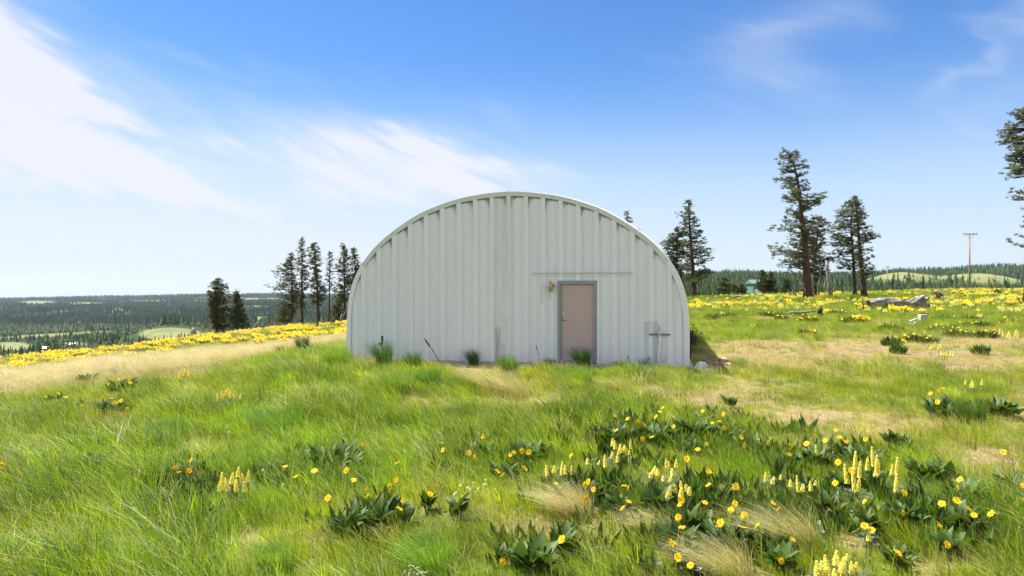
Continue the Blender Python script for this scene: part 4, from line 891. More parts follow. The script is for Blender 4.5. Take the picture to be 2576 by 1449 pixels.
# ------------------------------------------------------------------ pines
def pine(label, Y, trunk, ext, name='pine_tree', nb=70, dens=1., tuft=.36, r0=.2, m='needle', bm='bark', low=None, group=None, droop=.15, fill=.5, seed=0, cat='tree'):
    """trunk: list of (px,py) from base up; ext: list of (py, px_left, px_right) of the crown"""
    r = np.random.default_rng(seed+int(Y*10)+int(trunk[0][0])); W = lambda px, py: np.array(P3(px, py, Y))
    b0 = W(*trunk[0]); g = H1(b0[0], Y); base = np.array([b0[0], Y, g]); root = empty(name, tuple(base)); tag(root, label, cat, group)
    T = [W(*p)-base for p in trunk]; T[0] = np.array([0, 0, -.15]); nT = len(T)
    if len(T) == 2: T = [T[0], (T[0]+T[1])/2, T[1]]; nT = 3
    hh = T[-1][2]
    mb = MB(); pts = []; rad = []
    for i in range(nT-1):
        for q in np.linspace(0, 1, 4, endpoint=False): p = T[i]*(1-q)+T[i+1]*q; pts.append(p); rad.append(r0*(1-.92*(p[2]/hh))+.015)
    pts.append(T[-1]); rad.append(.015); rad[0] *= 1.35
    mb.tube(pts, rad, 9); mb.build('trunk', M[bm], root, smooth=True)
    tz = [p[2] for p in T]; tx = [p[0] for p in T]
    ext = sorted(ext, key=lambda e: -e[0]); ez = [W(e[1], e[0])[2]-base[2] for e in ext]; el = [W(e[1], e[0])[0]-base[0] for e in ext]; er = [W(e[2], e[0])[0]-base[0] for e in ext]
    B = MB(); C = []; zmin, zmax = ez[0], ez[-1]
    for i in range(nb):
        z = zmin+(zmax-zmin)*((i+r.uniform())/nb); x0 = np.interp(z, tz, tx); phi = r.uniform(0, 2*math.pi); cs, sn = math.cos(phi), math.sin(phi)
        lx = (np.interp(z, ez, er)-x0) if cs > 0 else (x0-np.interp(z, ez, el)); ld = max(.15, (np.interp(z, ez, er)-np.interp(z, ez, el))*.5)
        Lx, Ly = max(.05, lx)*1.28, ld*1.1; Ln = math.hypot(Lx*cs, Ly*sn)*r.uniform(.55, 1.02); rise = r.uniform(-droop, .35)
        s = np.array([x0, 0, z-Ln*rise*.5]); q_ = r.uniform(.62, 1.06); e = np.array([x0+Lx*cs*q_, Ly*sn*q_, z+Ln*rise*.45]); L = np.linalg.norm(e-s)
        mid = (s+e)/2+np.array([0, 0, -L*.10]); B.tube([s, mid, e], [.045*min(1, L/1.5)+.012, .03*min(1, L/1.5)+.008, .006], 4, cap=False)
        nt = max(3, int(L*5.0*dens)+1)
        for k in range(nt):
            t = 1-(1-r.uniform(fill*.35, 1)**.8)*1. ; p = s*(1-t)**2+2*mid*t*(1-t)+e*t*t; sp_ = .16+.22*L*(1-abs(2*t-1.2)*.5)*.5
            C.append(p+r.normal(0, 1, 3)*np.array([sp_*.85, sp_*.85, sp_*.8])*.6)
            if k % 3 == 0: B.tube([p-np.array([0, 0, .04]), C[-1]], [.008, .004], 3, cap=False)
    for k in range(int(6*dens)): C.append(T[-1]+r.normal(0, .12, 3)-np.array([0, 0, .25*r.uniform()]))
    if low:
        for i in range(low):     # dead snags under the crown
            z = zmin*r.uniform(.35, 1.0); x0 = np.interp(z, tz, tx); a = r.uniform(0, 6.28); L = r.uniform(.4, 1.3); B.tube([(x0, 0, z), (x0+math.cos(a)*L*.6, math.sin(a)*L*.6, z-.08), (x0+math.cos(a)*L, math.sin(a)*L, z+.1)], [.02, .012, .004], 3, cap=False)
    B.build('branches', M[bm], root)
    C = np.array(C); n = len(C); K = 13
    # each clump: K needle blades radiating outward and upward
    d = r.normal(0, 1, (n, K, 3)); d[..., 2] = np.abs(d[..., 2])*.8+.05*d[..., 2]; d /= np.linalg.norm(d, axis=2, keepdims=True)
    s = .66*tuft*r.uniform(.55, 1.15, (n, 1, 1)); c = C[:, None, :]; side = np.cross(d, r.normal(0, 1, (n, K, 3))); side /= np.linalg.norm(side, axis=2, keepdims=True)
    w = s*.105; v0 = c+d*s*.05-side*w*.35; v1 = c+d*s*.05+side*w*.35; v2 = c+d*s*.6-side*w; v3 = c+d*s*.6+side*w; v4 = c+d*s
    V = np.stack([v0, v1, v2, v3, v4], 2).reshape(-1, 3); b = np.arange(n*K)[:, None]*5
    link('crown', mesh_np('crown', V, [np.hstack([b, b+1, b+3, b+2]), np.hstack([b+2, b+3, b+4])], M[m]), root)
    return root
a3 = lambda x: 1673.7+x*.35539
b3 = lambda y: 257.5+y*.35539
def z3t(*p): return [(a3(x), b3(y)) for x, y in p]
def z3e(*p): return [(b3(y), a3(l), a3(r)) for y, l, r in p]
def z1t(*p): return [(x*.34985, 515+y*.34985) for x, y in p]
def z1e(*p): return [(515+y*.34985, l*.34985, r*.34985) for y, l, r in p]
pine('tallest ragged pine on the right with a bent leaning trunk and reddish base', 68, z3t((1010,1350),(985,1000),(960,800),(950,650),(930,530),(905,430),(870,370)),
     z3e((345,790,960),(400,810,950),(440,750,985),(500,860,1005),(540,800,965),(600,790,1015),(640,790,1175),(690,800,1120),(730,775,1090),(770,850,1000),(800,880,1060),(850,800,1040),(880,780,1110),(940,880,1090),(1000,880,1080),(1040,750,1110),(1080,840,1130),(1170,840,1080),(1200,900,1080)), nb=120, dens=1.35, tuft=.42, r0=.42, bm='redbark', low=10)
pine('shorter bushy pine standing right against the tallest ragged pine', 72, z3t((1060,1340),(1060,1100),(1085,830)),
     z3e((820,1050,1165),(870,1020,1160),(950,980,1120),(1010,1000,1140),(1060,980,1165),(1110,1000,1200),(1160,1000,1150),(1210,930,1130),(1255,925,1110)), nb=95, dens=1.3, tuft=.38, r0=.16, low=8)
pine('left trunk of the twin pines beside the pale snag post', 76, z3t((1340,1330),(1330,1100),(1310,850),(1330,700)),
     z3e((690,1300,1365),(760,1230,1395),(800,1210,1400),(850,1190,1390),(900,1165,1370),(940,1170,1340),(1020,1195,1340),(1100,1210,1340),(1150,1190,1330),(1180,1260,1340)), nb=95, dens=1.3, tuft=.40, r0=.2, low=9)
pine('right trunk of the twin pines, its crown reaching over the meadow', 71, z3t((1408,1345),(1380,1100),(1362,900),(1345,670)),
     z3e((670,1300,1370),(730,1300,1360),(780,1290,1400),(860,1300,1390),(920,1330,1465),(960,1340,1510),(1010,1330,1460),(1050,1340,1440),(1090,1350,1500),(1140,1370,1475),(1180,1370,1460),(1255,1380,1470)), nb=95, dens=1.2, tuft=.40, r0=.28, low=5)
pine('pointed pine just right of the white building with a straight bare lower trunk', 78, z3t((207,1370),(190,1150),(175,950),(160,690)),
     z3e((695,145,175),(760,115,200),(800,90,220),(860,105,220),(900,110,255),(960,110,250),(1010,110,275),(1050,110,300),(1100,120,305),(1150,120,320),(1200,120,325),(1270,130,335)), nb=115, dens=1.3, tuft=.38, r0=.3, low=10)
pine('bushy pine half hidden behind the right edge of the building roof', 84, z3t((75,1350),(80,1100),(92,890)),
     z3e((895,70,125),(950,20,150),(1010,-10,150),(1080,-20,155),(1150,-20,150),(1220,20,140),(1270,60,150)), nb=110, dens=1.4, tuft=.42, r0=.2, low=4)
pine('pine reaching in at the right frame edge with separate layered branches', 52, z3t((2570,1345),(2566,900),(2560,500),(2545,40)),
     z3e((50,2480,2600),(100,2450,2620),(160,2440,2640),(240,2380,2650),(290,2440,2640),(335,2380,2640),(380,2450,2640),(430,2480,2640),(480,2395,2650),(520,2430,2630)), nb=80, dens=1.4, tuft=.40, r0=.32)
pine('tip of a pine poking up behind the right shoulder of the roof', 70, [(1584,748),(1582,640),(1578,534)], [(536,1573,1583),(552,1566,1594),(570,1562,1600),(600,1556,1606),(650,1550,1612),(700,1550,1612)], nb=50, dens=1.2, tuft=.34, r0=.15)
# low separate limbs of the edge pine are its own lower crown
pine('lower limbs tree at the right frame edge, mostly out of view', 53, z3t((2640,1345),(2640,1000),(2630,600)),
     z3e((620,2500,2760),(660,2465,2780),(700,2560,2760),(780,2510,2760),(830,2510,2760),(900,2560,2740),(960,2490,2760),(1010,2430,2760),(1040,2560,2700)), nb=34, dens=1.3, tuft=.38, r0=.3)
pine('left pine of the pair standing alone on the valley side', 66, z1t((1558,905),(1558,740),(1565,545)),
     z1e((545,1545,1580),(590,1510,1610),(640,1505,1620),(690,1485,1640),(740,1500,1650),(790,1510,1655),(830,1530,1680),(870,1565,1680),(895,1600,1670)), nb=100, dens=1.5, tuft=.40, r0=.17, low=5)
pine('smaller conical pine, right one of the pair on the valley side', 67, z1t((1708,895),(1706,780),(1704,632)),
     z1e((635,1698,1712),(680,1675,1735),(730,1668,1748),(780,1660,1765),(830,1665,1780),(880,1665,1795)), nb=85, dens=1.6, tuft=.36, r0=.12)
pine('broad-crowned pine at the left end of the group beside the building', 76, z1t((2108,835),(2100,600),(2090,355)),
     z1e((355,2075,2105),(400,2060,2110),(450,2025,2110),(500,1965,2110),(540,2000,2120),(590,1955,2140),(640,1980,2150),(690,1985,2130),(740,2000,2125),(790,1985,2120),(835,1995,2110)), nb=120, dens=1.1, tuft=.38, r0=.17, low=16)
pine('tallest slender pine of the group beside the building', 78, z1t((2172,845),(2170,600),(2172,245)),
     z1e((250,2165,2180),(310,2148,2192),(370,2140,2200),(430,2135,2215),(500,2120,2228),(560,2135,2225),(620,2130,2230),(690,2130,2215),(750,2145,2200)), nb=105, dens=1.3, tuft=.36, r0=.15, low=8)
pine('dark pine with drooping sides, third from the left in the group', 77, z1t((2298,840),(2280,600),(2257,280)),
     z1e((280,2248,2268),(330,2220,2295),(380,2225,2310),(440,2225,2310),(510,2235,2310),(570,2240,2345),(620,2250,2350),(670,2235,2345),(720,2240,2335)), nb=105, dens=1.4, tuft=.38, r0=.2, low=7)
pine('thin sparse pine standing in the gap of the group', 80, z1t((2363,835),(2368,600),(2370,338)),
     z1e((340,2363,2378),(380,2350,2395),(420,2345,2400),(480,2340,2400),(540,2350,2402),(620,2352,2400)), nb=60, dens=.8, tuft=.30, r0=.10, low=6)
pine('full pine left of the last one next to the roof edge', 78, z1t((2480,835),(2476,600),(2470,295)),
     z1e((298,2462,2480),(340,2445,2495),(400,2430,2510),(460,2418,2520),(520,2425,2520),(580,2410,2530),(640,2400,2540),(700,2415,2520)), nb=105, dens=1.3, tuft=.38, r0=.16, low=7)
pine('pine partly covered by the left shoulder of the roof', 79, z1t((2572,835),(2560,600),(2545,315)),
     z1e((318,2535,2555),(360,2515,2570),(420,2520,2585),(480,2518,2600),(540,2505,2600),(620,2515,2600)), nb=80, dens=1.2, tuft=.36, r0=.14)
pine('dark bushy young pine low between the trunks near the building', 81, z1t((2430,838),(2430,760),(2432,690)),
     z1e((692,2420,2445),(730,2385,2470),(770,2370,2490),(810,2365,2500),(835,2370,2490)), nb=50, dens=1.5, tuft=.36, r0=.08)
pine('low spreading young pine at the foot of the broad-crowned pine', 79, z1t((2040,845),(2040,790),(2040,735)),
     z1e((738,2025,2055),(770,2005,2080),(810,1990,2090),(840,1985,2095)), nb=40, dens=1.4, tuft=.34, r0=.07)
tg = dict(name='young_pine', m='young_needle', cat='tree', droop=.0, fill=.1)
pine('tallest of three young pines in a row right of the building', 105, [(1821,739),(1820,698)], [(699,1817,1824),(712,1811,1831),(724,1804,1838),(737,1800,1841)], nb=46, dens=1.6, tuft=.5, r0=.1, **tg)
pine('middle and roundest of three young pines right of the building', 106, [(1846,738),(1845,716)], [(717,1842,1849),(726,1836,1856),(736,1833,1859)], nb=30, dens=1.6, tuft=.5, r0=.08, **tg)
pine('young pine of the row that is nearest to the green shed', 106, [(1867,737),(1866,715)], [(716,1863,1869),(725,1858,1875),(736,1855,1879)], nb=30, dens=1.6, tuft=.5, r0=.08, **tg)
pine('tall young pine touching the right side of the green shed', 104, [(1919,735),(1918,683)], [(684,1915,1921),(700,1909,1929),(716,1903,1934),(733,1901,1938)], nb=60, dens=1.8, tuft=.5, r0=.1, **tg)
pine('young pine second to the right of the green shed', 104, [(1938,735),(1938,688)], [(689,1935,1941),(704,1929,1946),(718,1925,1951),(733,1922,1953)], nb=56, dens=1.8, tuft=.5, r0=.1, **tg)
pine('solitary cone-shaped young pine left of the tallest ragged pine', 100, [(1978,735),(1978,703)], [(704,1975,1982),(715,1968,1988),(725,1965,1992),(734,1963,1994)], nb=44, dens=1.7, tuft=.5, r0=.1, **tg)
pine('dark round bush against the right wall of the building', 18.9, [(1736,862),(1737,838)], [(838,1728,1742),(846,1722,1746),(855,1722,1748),(863,1724,1746)], nb=34, dens=6, tuft=.10, r0=.012, name='bush', m='bush', cat='bush', droop=0, fill=.1)

# ------------------------------------------------------------------ dead wood, posts, rubble
def wpt(px, py, Y): return Vector(P3(px, py, Y))
def dead(name, label, cat, Y, base, lines, m='deadwood', group=None, n=6):
    """lines: list of (points px/py, radii m, depth offsets) of one fallen or standing dead piece; first is the stem"""
    b = wpt(*base, Y); g = H1(b.x, Y); root = empty(name, (b.x, Y, g)); tag(root, label, cat, group); r = random.Random(int(base[0]))
    for i, (pts, rad) in enumerate(lines):
        q = [wpt(x, y, Y+(r.uniform(-.35, .35) if (i and k) else 0))-Vector((b.x, Y, g)) for k, (x, y) in enumerate(pts)]
        mb = MB(); mb.tube(q, rad, n); mb.build('stem' if i == 0 else 'branch', M[m], root, smooth=True)
    return root
dead('snag_post', 'thick pale dead trunk post standing just right of the tallest pine', 'dead tree', 60, (2087,740), [([(2089,743),(2086,720),(2083,700),(2080,675),(2078,655)], [.20,.18,.17,.15,.10])])
dead('dead_tree', 'thin bare grey dead tree between the tallest pine and the pale snag post', 'dead tree', 66, (2060,740),
     [([(2060,742),(2056,722),(2062,700),(2064,680),(2060,660)], [.09,.07,.06,.05,.03]), ([(2056,722),(2045,706),(2040,690)], [.05,.035,.01]), ([(2062,702),(2074,690),(2080,676)], [.05,.03,.01]), ([(2064,690),(2052,676),(2050,664)], [.04,.02,.01]), ([(2060,712),(2072,705),(2079,708)], [.03,.02,.01])])
dead('fallen_branch', 'pale curved dead limb leaning against the base of the tallest pine', 'branch', 65, (2022,738),
     [([(2024,741),(2024,728),(2018,720),(2010,708)], [.09,.08,.06,.03]), ([(2019,722),(2019,713)], [.04,.01])])
dead('fallen_branch', 'spread of thin grey fallen branches left of the tallest pine', 'branch', 63, (1998,742),
     [([(2003,744),(1994,736),(1982,734)], [.07,.05,.02]), ([(1989,743),(1984,733),(1980,729)], [.06,.04,.02]), ([(2010,740),(2007,728),(2004,720)], [.04,.03,.01]), ([(1994,736),(1992,727)], [.03,.01]), ([(2013,738),(2012,722)], [.03,.015])])
dead('fallen_branch', 'long grey branch lying in the grass below the yellow field on the right', 'branch', 36, (2000,790),
     [([(1978,788),(1990,786),(2010,787),(2030,785),(2052,782)], [.05,.06,.07,.06,.03]), ([(1992,786),(2002,781)], [.04,.01]), ([(2030,785),(2040,780)], [.03,.01])], m='twig')
dead('stump', 'small dark torn stump at the end of the long grey branch', 'stump', 37, (2064,786), [([(2060,788),(2062,778),(2066,772)], [.13,.09,.03]), ([(2064,786),(2070,776)], [.08,.02]), ([(2060,786),(2056,777)], [.06,.02])], m='darkwood')
dead('fallen_branch', 'short grey branch in the flower field below the young pines', 'branch', 58, (1850,746), [([(1842,748),(1852,745),(1864,746)], [.08,.1,.05]), ([(1852,745),(1846,750)], [.05,.02])], m='twig')
dead('brush_heap', 'pale dry twig heap in the flower field between shed and tallest pine', 'brushwood', 52, (1966,756), [([(1960,758),(1966,752),(1970,747)], [.05,.04,.01])]+[([(1958+i*2.4,758),(1957+i*3,750+(i*7) % 4)], [.03,.01]) for i in range(8)], m='twig')
dead('leaning_pole', 'thin wooden pole leaning over the ridge far right', 'pole', 95, (2506,724), [([(2508,724),(2500,710),(2492,696)], [.10,.09,.08])], m='polewood')
dead('fence_stake', 'thin dark stake standing left of the twisted log', 'stake', 44, (2221,775) if False else (2172,776), [([(2172,778),(2170,765),(2169,744)], [.03,.03,.02])], m='darkwood')
dead('dead_sapling', 'short forked bare sapling at the right frame edge', 'dead tree', 48, (2566,762), [([(2567,764),(2562,754),(2556,745)], [.05,.04,.02]), ([(2562,754),(2557,752)], [.03,.01])], m='darkwood')
dead('fallen_branch', 'white fallen branches along the ridge under the left tree group', 'branch', 66, (700,818),
     [([(640,840),(665,834),(690,826),(720,820),(745,815)], [.05,.06,.07,.07,.04]), ([(705,823),(712,815),(716,812)], [.04,.03,.01]), ([(685,828),(690,820)], [.04,.01]), ([(728,818),(735,813),(750,811)], [.04,.03,.01])])
dead('dead_sapling', 'white curved bare stem rising from the branches under the left tree group', 'dead tree', 67, (738,816), [([(738,820),(737,805),(741,796),(742,787)], [.06,.05,.035,.015])])
dead('stump', 'charred black stump with a white forked twig in the left flower field', 'stump', 58, (797,826), [([(796,827),(797,819),(800,813)], [.13,.12,.09]), ([(797,816),(793,808),(791,800)], [.05,.035,.015]), ([(800,813),(803,806)], [.04,.01])], m='darkwood')
dead('root_snag', 'pale torn upright root against the trunks next to the building', 'dead tree', 72, (862,812), [([(862,814),(858,800),(860,788)], [.2,.14,.04]), ([(860,800),(866,790),(869,781)], [.1,.06,.02]), ([(864,812),(870,805)], [.15,.05])])
dead('fallen_log', 'grey log lying aslant next to the building beyond the yellow flowers', 'log', 64, (845,820), [([(835,825),(850,818),(866,812)], [.10,.14,.14])])
dead('stump', 'weathered broken stump on the left ridge between hill and pines', 'stump', 56, (486,838), [([(486,841),(486,832),(485,824)], [.26,.22,.06]), ([(489,836),(491,826)], [.12,.03]), ([(482,836),(480,829)], [.1,.03])], m='twig')
dead('fallen_log', 'short grey log on the left ridge near the pair of pines', 'log', 58, (592,836), [([(584,838),(592,834),(602,833)], [.14,.18,.10]), ([(594,835),(597,829)], [.06,.02])])
def root_wad():
    b = ray_ground(2358, 742); t = empty('root_wad', (b.x, 62, H1((2358-CX)/F*62, 62))); t.location.x = (2358-CX)/F*62
    tag(t, 'dark tangled uprooted root mass on the right ridge behind the log', 'tree root'); r = random.Random(4); mb = MB(); sc = 62/F
    mb.lathe([(.01, -.1), (.42, 0), (.46, .3), (.34, .55), (.2, .75), (.02, .85)], 12); mb.build('soil_core', M['darkwood'], t)
    for i in range(34):
        a = r.uniform(0, 6.28); z = r.uniform(.0, .75); q = .40*(1-z*.5); l = r.uniform(.15, .5)
        mb = MB(); mb.tube([(q*math.cos(a), q*math.sin(a), z), ((q+l*.5)*math.cos(a+.4), (q+l*.5)*math.sin(a+.4), z+r.uniform(-.1, .2)), ((q*.9+l)*math.cos(a+.9)*.8, (q*.9+l)*math.sin(a+.9)*.8, z+r.uniform(-.1, .38))], [.04, .028, .008], 4); mb.build('root', M['stalk' if i % 3 else 'twig'], t)
root_wad()
dead('stump', 'small dark stump with spiky twigs near the leaning pole', 'stump', 74, (2508,739), [([(2508,741),(2508,733),(2508,727)], [.34,.30,.1]), ([(2504,738),(2500,730)], [.15,.04]), ([(2512,738),(2517,730)], [.15,.04]), ([(2507,730),(2504,723)], [.06,.02])], m='darkwood')
def twisted_log():
    Y = 49.; b = wpt(2262, 772, Y); g = H1(b.x, Y)-.12; t = empty('fallen_log', (b.x, Y, g)); tag(t, 'big twisted silver-grey fallen log with a hollow split on the right slope', 'log')
    k = Y/F
    def sweep(cl, mname, seed, nm, n=22, amp=.16, tw=9., gap=None):
        V = []; Fc = []; S = 46
        xs = np.linspace(0, 1, S)
        for s_ in xs:
            x = np.interp(s_, *zip(*[(c[0], c[1]) for c in cl])); z = np.interp(s_, *zip(*[(c[0], c[2]) for c in cl])); rr = .84*np.interp(s_, *zip(*[(c[0], c[3]) for c in cl]))
            for j in range(n):
                a = 2*math.pi*j/n; f = 1+amp*math.sin(5*a+tw*s_)+amp*.5*math.sin(9*a-tw*1.6*s_+seed)+amp*.5*math.sin(13*a+tw*2.1*s_)
                if gap: 
                    da = (a-math.pi*.5-gap[2]+math.pi) % (2*math.pi)-math.pi; f *= 1-gap[3]*math.exp(-((s_-gap[0])/gap[1])**2)*math.exp(-(da/.75)**2)
                V.append(((x-2262)*k+.02*math.sin(s_*30+a), rr*f*math.cos(a), (724.5-z)*k+CZ-g+rr*f*math.sin(a)))
        for i in range(S-1):
            for j in range(n): Fc.append((i*n+j, i*n+(j+1) % n, (i+1)*n+(j+1) % n, (i+1)*n+j))
        me = mesh_np(nm, V, np.array(Fc), M[mname], smooth=True); link(nm, me, t)
    sweep([(0, 2183, 763, .30), (.12, 2193, 765, .38), (.4, 2225, 761, .40), (.62, 2262, 759, .38), (.8, 2287, 764, .26), (1, 2300, 770, .12)], 'deadwood', 1, 'trunk', gap=(.72, .17, 0, .75))
    sweep([(0, 2250, 771, .15), (.3, 2272, 768, .28), (.6, 2298, 760, .30), (.85, 2315, 751, .22), (1, 2324, 745, .08)], 'deadwood', 4, 'split_limb', amp=.2)
    sweep([(0, 2295, 762, .22), (.4, 2312, 762, .28), (.75, 2328, 754, .16), (1, 2338, 748, .06)], 'deadwood', 7, 'broken_end', amp=.22)
    sweep([(0, 2300, 768, .2), (.5, 2322, 770, .24), (1, 2346, 768, .05)], 'twig', 9, 'splintered_end', amp=.22)
twisted_log()
def boards():
    Y = 27.5; g0 = wpt(2320, 812, Y); Y = ray_ground(2320, 818).y; k = Y/F
    def board(label, p0, p1, w, h, m='bleached'):
        a, b = wpt(*p0, Y), wpt(*p1, Y+.25); g = H1((a.x+b.x)/2, Y); c = (a+b)/2; t = MB(); L = (b-a).length
        t.box(-L/2, L/2, -w/2, w/2, -h/2, h/2); o = t.build('board', M[m], None, loc=c, bevel=.004); o.rotation_euler = (b-a).to_track_quat('X', 'Z').to_euler(); tag(o, label, 'board'); return o
    board('long thin bleached board slanting down in the leafy clumps on the right slope', (2262,805), (2345,821), .05, .04)
    board('dark weathered board crossing behind the white block on the right slope', (2308,818), (2332,805), .10, .05, 'twig')
    board('short bleached board lying flat left of the white block', (2288,808), (2305,801), .12, .03)
    c = wpt(2321, 803, Y); t = empty('concrete_block', (c.x, Y, H1(c.x, Y))); tag(t, 'pale square block propped on end among the boards', 'block'); hh = c.z-H1(c.x, Y)
    m = MB(); m.box(-8.5*k, 8.5*k, -.12, .16, hh-.08, hh+12*k); m.build('slab', M['whiteconcrete'], t, bevel=.012)
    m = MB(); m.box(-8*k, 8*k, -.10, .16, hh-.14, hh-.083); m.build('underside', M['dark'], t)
    m = MB(); m.box(-10*k, 10*k, -.06, .2, -.02, hh-.143); m.build('base', M['bleached'], t, bevel=.01)
    c = wpt(2300, 813, Y+.1); rock('rock', 'flat pale rock under the dark board on the right slope', (c.x, Y+.1, H1(c.x, Y)+.05), (.36, .24, .16), 'whiteconcrete', 5)
def rock(name, label, loc, s, m, seed, group=None, parent=None):
    bm = bmesh.new(); bmesh.ops.create_icosphere(bm, subdivisions=2, radius=1); r = random.Random(seed)
    ph = [r.uniform(0, 6) for _ in range(6)]
    for v in bm.verts:
        c = v.co; f = 1+.16*math.sin(3*c.x+ph[0])*math.sin(3.3*c.y+ph[1])+.14*math.sin(4.5*c.z+ph[2]+2*c.x)+r.uniform(-.06, .06); v.co = Vector((c.x*s[0]*f, c.y*s[1]*f, max(c.z, -.5)*s[2]*f))
    me = bpy.data.meshes.new(name); bm.to_mesh(me); bm.free(); me.materials.append(M[m]); o = link(name, me, parent, loc)
    if label: tag(o, label, 'rock', group)
    return o
boards()

# stony ground right of the building
RK = [(1783,918,.16,.10,'flat brown rock nearest to the white corner lump of the building'),(1800,922,.20,.10,'pale brown rock second from the building corner'),(1822,912,.22,.12,'largest dark-topped brown rock of the line beside the building corner'),(1843,920,.17,.09,'brown rock at the right end of the line beside the building corner'),
      (1812,930,.12,.07,'small brown stone in front of the rock line')]
for i, (px, py, a, h, lab) in enumerate(RK):
    p = ray_ground(px, py); rock('rock', lab, (p.x, p.y, H1(p.x, p.y)+h*.3), (a, a*.7, h), 'rock', i)
def stones():
    r = rng; L_ = []
    for k in range(4):
        V = []; n = 7
        bm = bmesh.new(); bmesh.ops.create_icosphere(bm, subdivisions=1, radius=1); 
        for v in bm.verts: v.co = Vector((v.co.x*random.uniform(.7, 1.2), v.co.y*random.uniform(.5, .9), v.co.z*random.uniform(.25, .4)))
        me = bpy.data.meshes.new('stone%d' % k); bm.to_mesh(me); bm.free(); me.materials.append(M['stonemat']); L_.append(me)
    coll = proto_coll('stone_source', L_); X, Y = pts_in(6, 34, 7.); c = cover(X, Y); u = r.uniform(0, 1, len(X)); k = (u < c['bare']**1.3*.8) & ~inside_building(X, Y, .2) & (c['px'] > 1250)
    X, Y, Z = X[k], Y[k], c['Z'][k]; n = len(X); s = r.uniform(.015, .055, n)*np.where((r.uniform(0, 1, n) < .08) & (Y > 15), 2.0, 1)
    col = np.array([.30, .23, .17])*(1+r.normal(0, .2, (n, 1))); scatter('loose_stones', np.stack([X, Y, Z+s*.1], -1), r.normal(0, .2, (n, 3))+np.stack([0*s, 0*s, r.uniform(0, 6, n)], -1), np.stack([s, s, s], -1), r.integers(0, 4, n), np.clip(col, .05, .7), coll)
def tint_mat(name):
    m = bpy.data.materials.new(name); m.use_nodes = True; N, L = NT(m.node_tree); a = N('ShaderNodeAttribute', attribute_type='INSTANCER', attribute_name='tint')
    b = N('ShaderNodeBsdfPrincipled', inp={'Roughness': .95, 'Specular IOR Level': .1}); L(a.outputs['Color'], b.inputs[0]); o = N('ShaderNodeOutputMaterial'); L(b.outputs[0], o.inputs[0]); return m
M['stonemat'] = tint_mat('stone'); stones()
def small_umbels():
    r = np.random.default_rng(9); L_ = []
    for k, mn in enumerate(('white_flower', 'blue_flower')):
        V = []; Fc = []
        for i in range(7):
            a = r.uniform(0, 6.28); q = .02*math.sqrt(r.uniform()); c = (q*math.cos(a), q*math.sin(a), .22+r.uniform(-.01, .01)); b = len(V); s = .007; V += [(c[0]-s, c[1], c[2]), (c[0], c[1]-s, c[2]+.003), (c[0]+s, c[1], c[2]), (c[0], c[1]+s, c[2]+.003)]; Fc.append((b, b+1, b+2, b+3))
        b = len(V); V += [(-.001, 0, 0), (.001, 0, 0), (.001, 0, .22), (-.001, 0, .22)]; Fc.append((b, b+1, b+2, b+3)); L_.append(mesh_np('umb%d' % k, V, np.array(Fc), M[mn]))
    coll = proto_coll('umbel_source', L_); P = []; I = []
    for (cx, cy, w, h, n, kk) in ((1790,1035,70,16,26,0),(1180,1215,60,12,14,0),(1045,1410,30,40,22,0),(1330,1010,40,30,10,0),(1650,985,50,12,8,0),(900,1000,60,40,6,0),(500,1080,200,90,4,1),(1740,1400,80,50,7,1),(2120,1310,200,60,7,1),(1560,1310,10,5,2,1),(700,1190,60,20,4,1)):
        for i in range(n):
            p = ray_ground(cx+r.normal(0, w*.5), cy+r.normal(0, h*.5), .22); P.append((p.x, p.y, H1(p.x, p.y))); I.append(kk)
    n = len(P); s = r.uniform(.55, .95, n); scatter('tiny_flowers', np.array(P), r.normal(0, .15, (n, 3)), np.stack([s, s, s], -1), I, np.ones((n, 3)), coll)
small_umbels()

# ------------------------------------------------------------------ single grass tussocks and stalks
def tussock(px, py, wpx, hpx, label, col, n=170, lean=.2, dry=0., curl=.42, mean=(-1, 0), w=.006, cat='grass tuft', name='grass_tussock', Yfix=None, seg=4):
    wpx *= 1.15; hpx *= 1.2; p = ray_ground(px, py)
    if Yfix: p = Vector(P3(px, py, Yfix))
    X, Y = p.x, p.y; rad = wpx/F*Y*.5; h = hpx/F*Y; r = np.random.default_rng(int(px+py)); o = empty(name, (X, Y, H1(X, Y)-.02)); tag(o, label, cat)
    def part(nm, n_, c_, sd_, w):
        V, Fc = blades(n_, rad*.55, h*.55, h*1.12, w, lean, curl, r, seg, mean); m = leaf_mat(nm+'_blade', c_, .40, var=.3, gloss=.05, objrand=False); link(nm, mesh_np(nm, V, Fc, m), o)
    n = int(n*(2.4 if dry < .4 else 1.5)); w = w*1.35
    if dry < 1: part('green_blades', int(n*(1-dry)), col, 0, w)
    if dry > 0: part('dry_blades', int(n*dry), (.62, .53, .32), 1, w)
    return o
DG = (.065, .16, .02); LG = (.22, .36, .04)
tussock(966,925,62,62,'dark green tussock hiding the foot of the green hydrant at the wall',DG,260,.2)
tussock(1042,930,48,42,'second dark green tussock from the hydrant along the wall',DG,200,.2)
tussock(1193,922,34,42,'thin dark green tussock at the wall left of the grey stained panel',DG,130,.25)
tussock(1278,940,60,45,'broad soft green tussock at the wall just right of the grey stained panel',(.12,.25,.03),240,.1)
tussock(1468,930,46,55,'dark green tussock growing in front of the door',DG,230,.25)
tussock(1385,925,40,24,'low green tussock at the wall left of the door frame',DG,110,.2)
tussock(1560,930,46,24,'low green tussock at the wall right of the door',LG,120,.2,dry=.2)
tussock(1630,930,54,32,'green tussock left of the white pipe foot',DG,150,.2,dry=.15)
tussock(1672,930,44,36,'green tussock wrapped around the white pipe foot',DG,150,.2,dry=.15)
tussock(762,890,30,44,'nearly black-green tall tussock on the left bank beside the tan grass',(.05,.115,.02),260,.1,curl=.45)
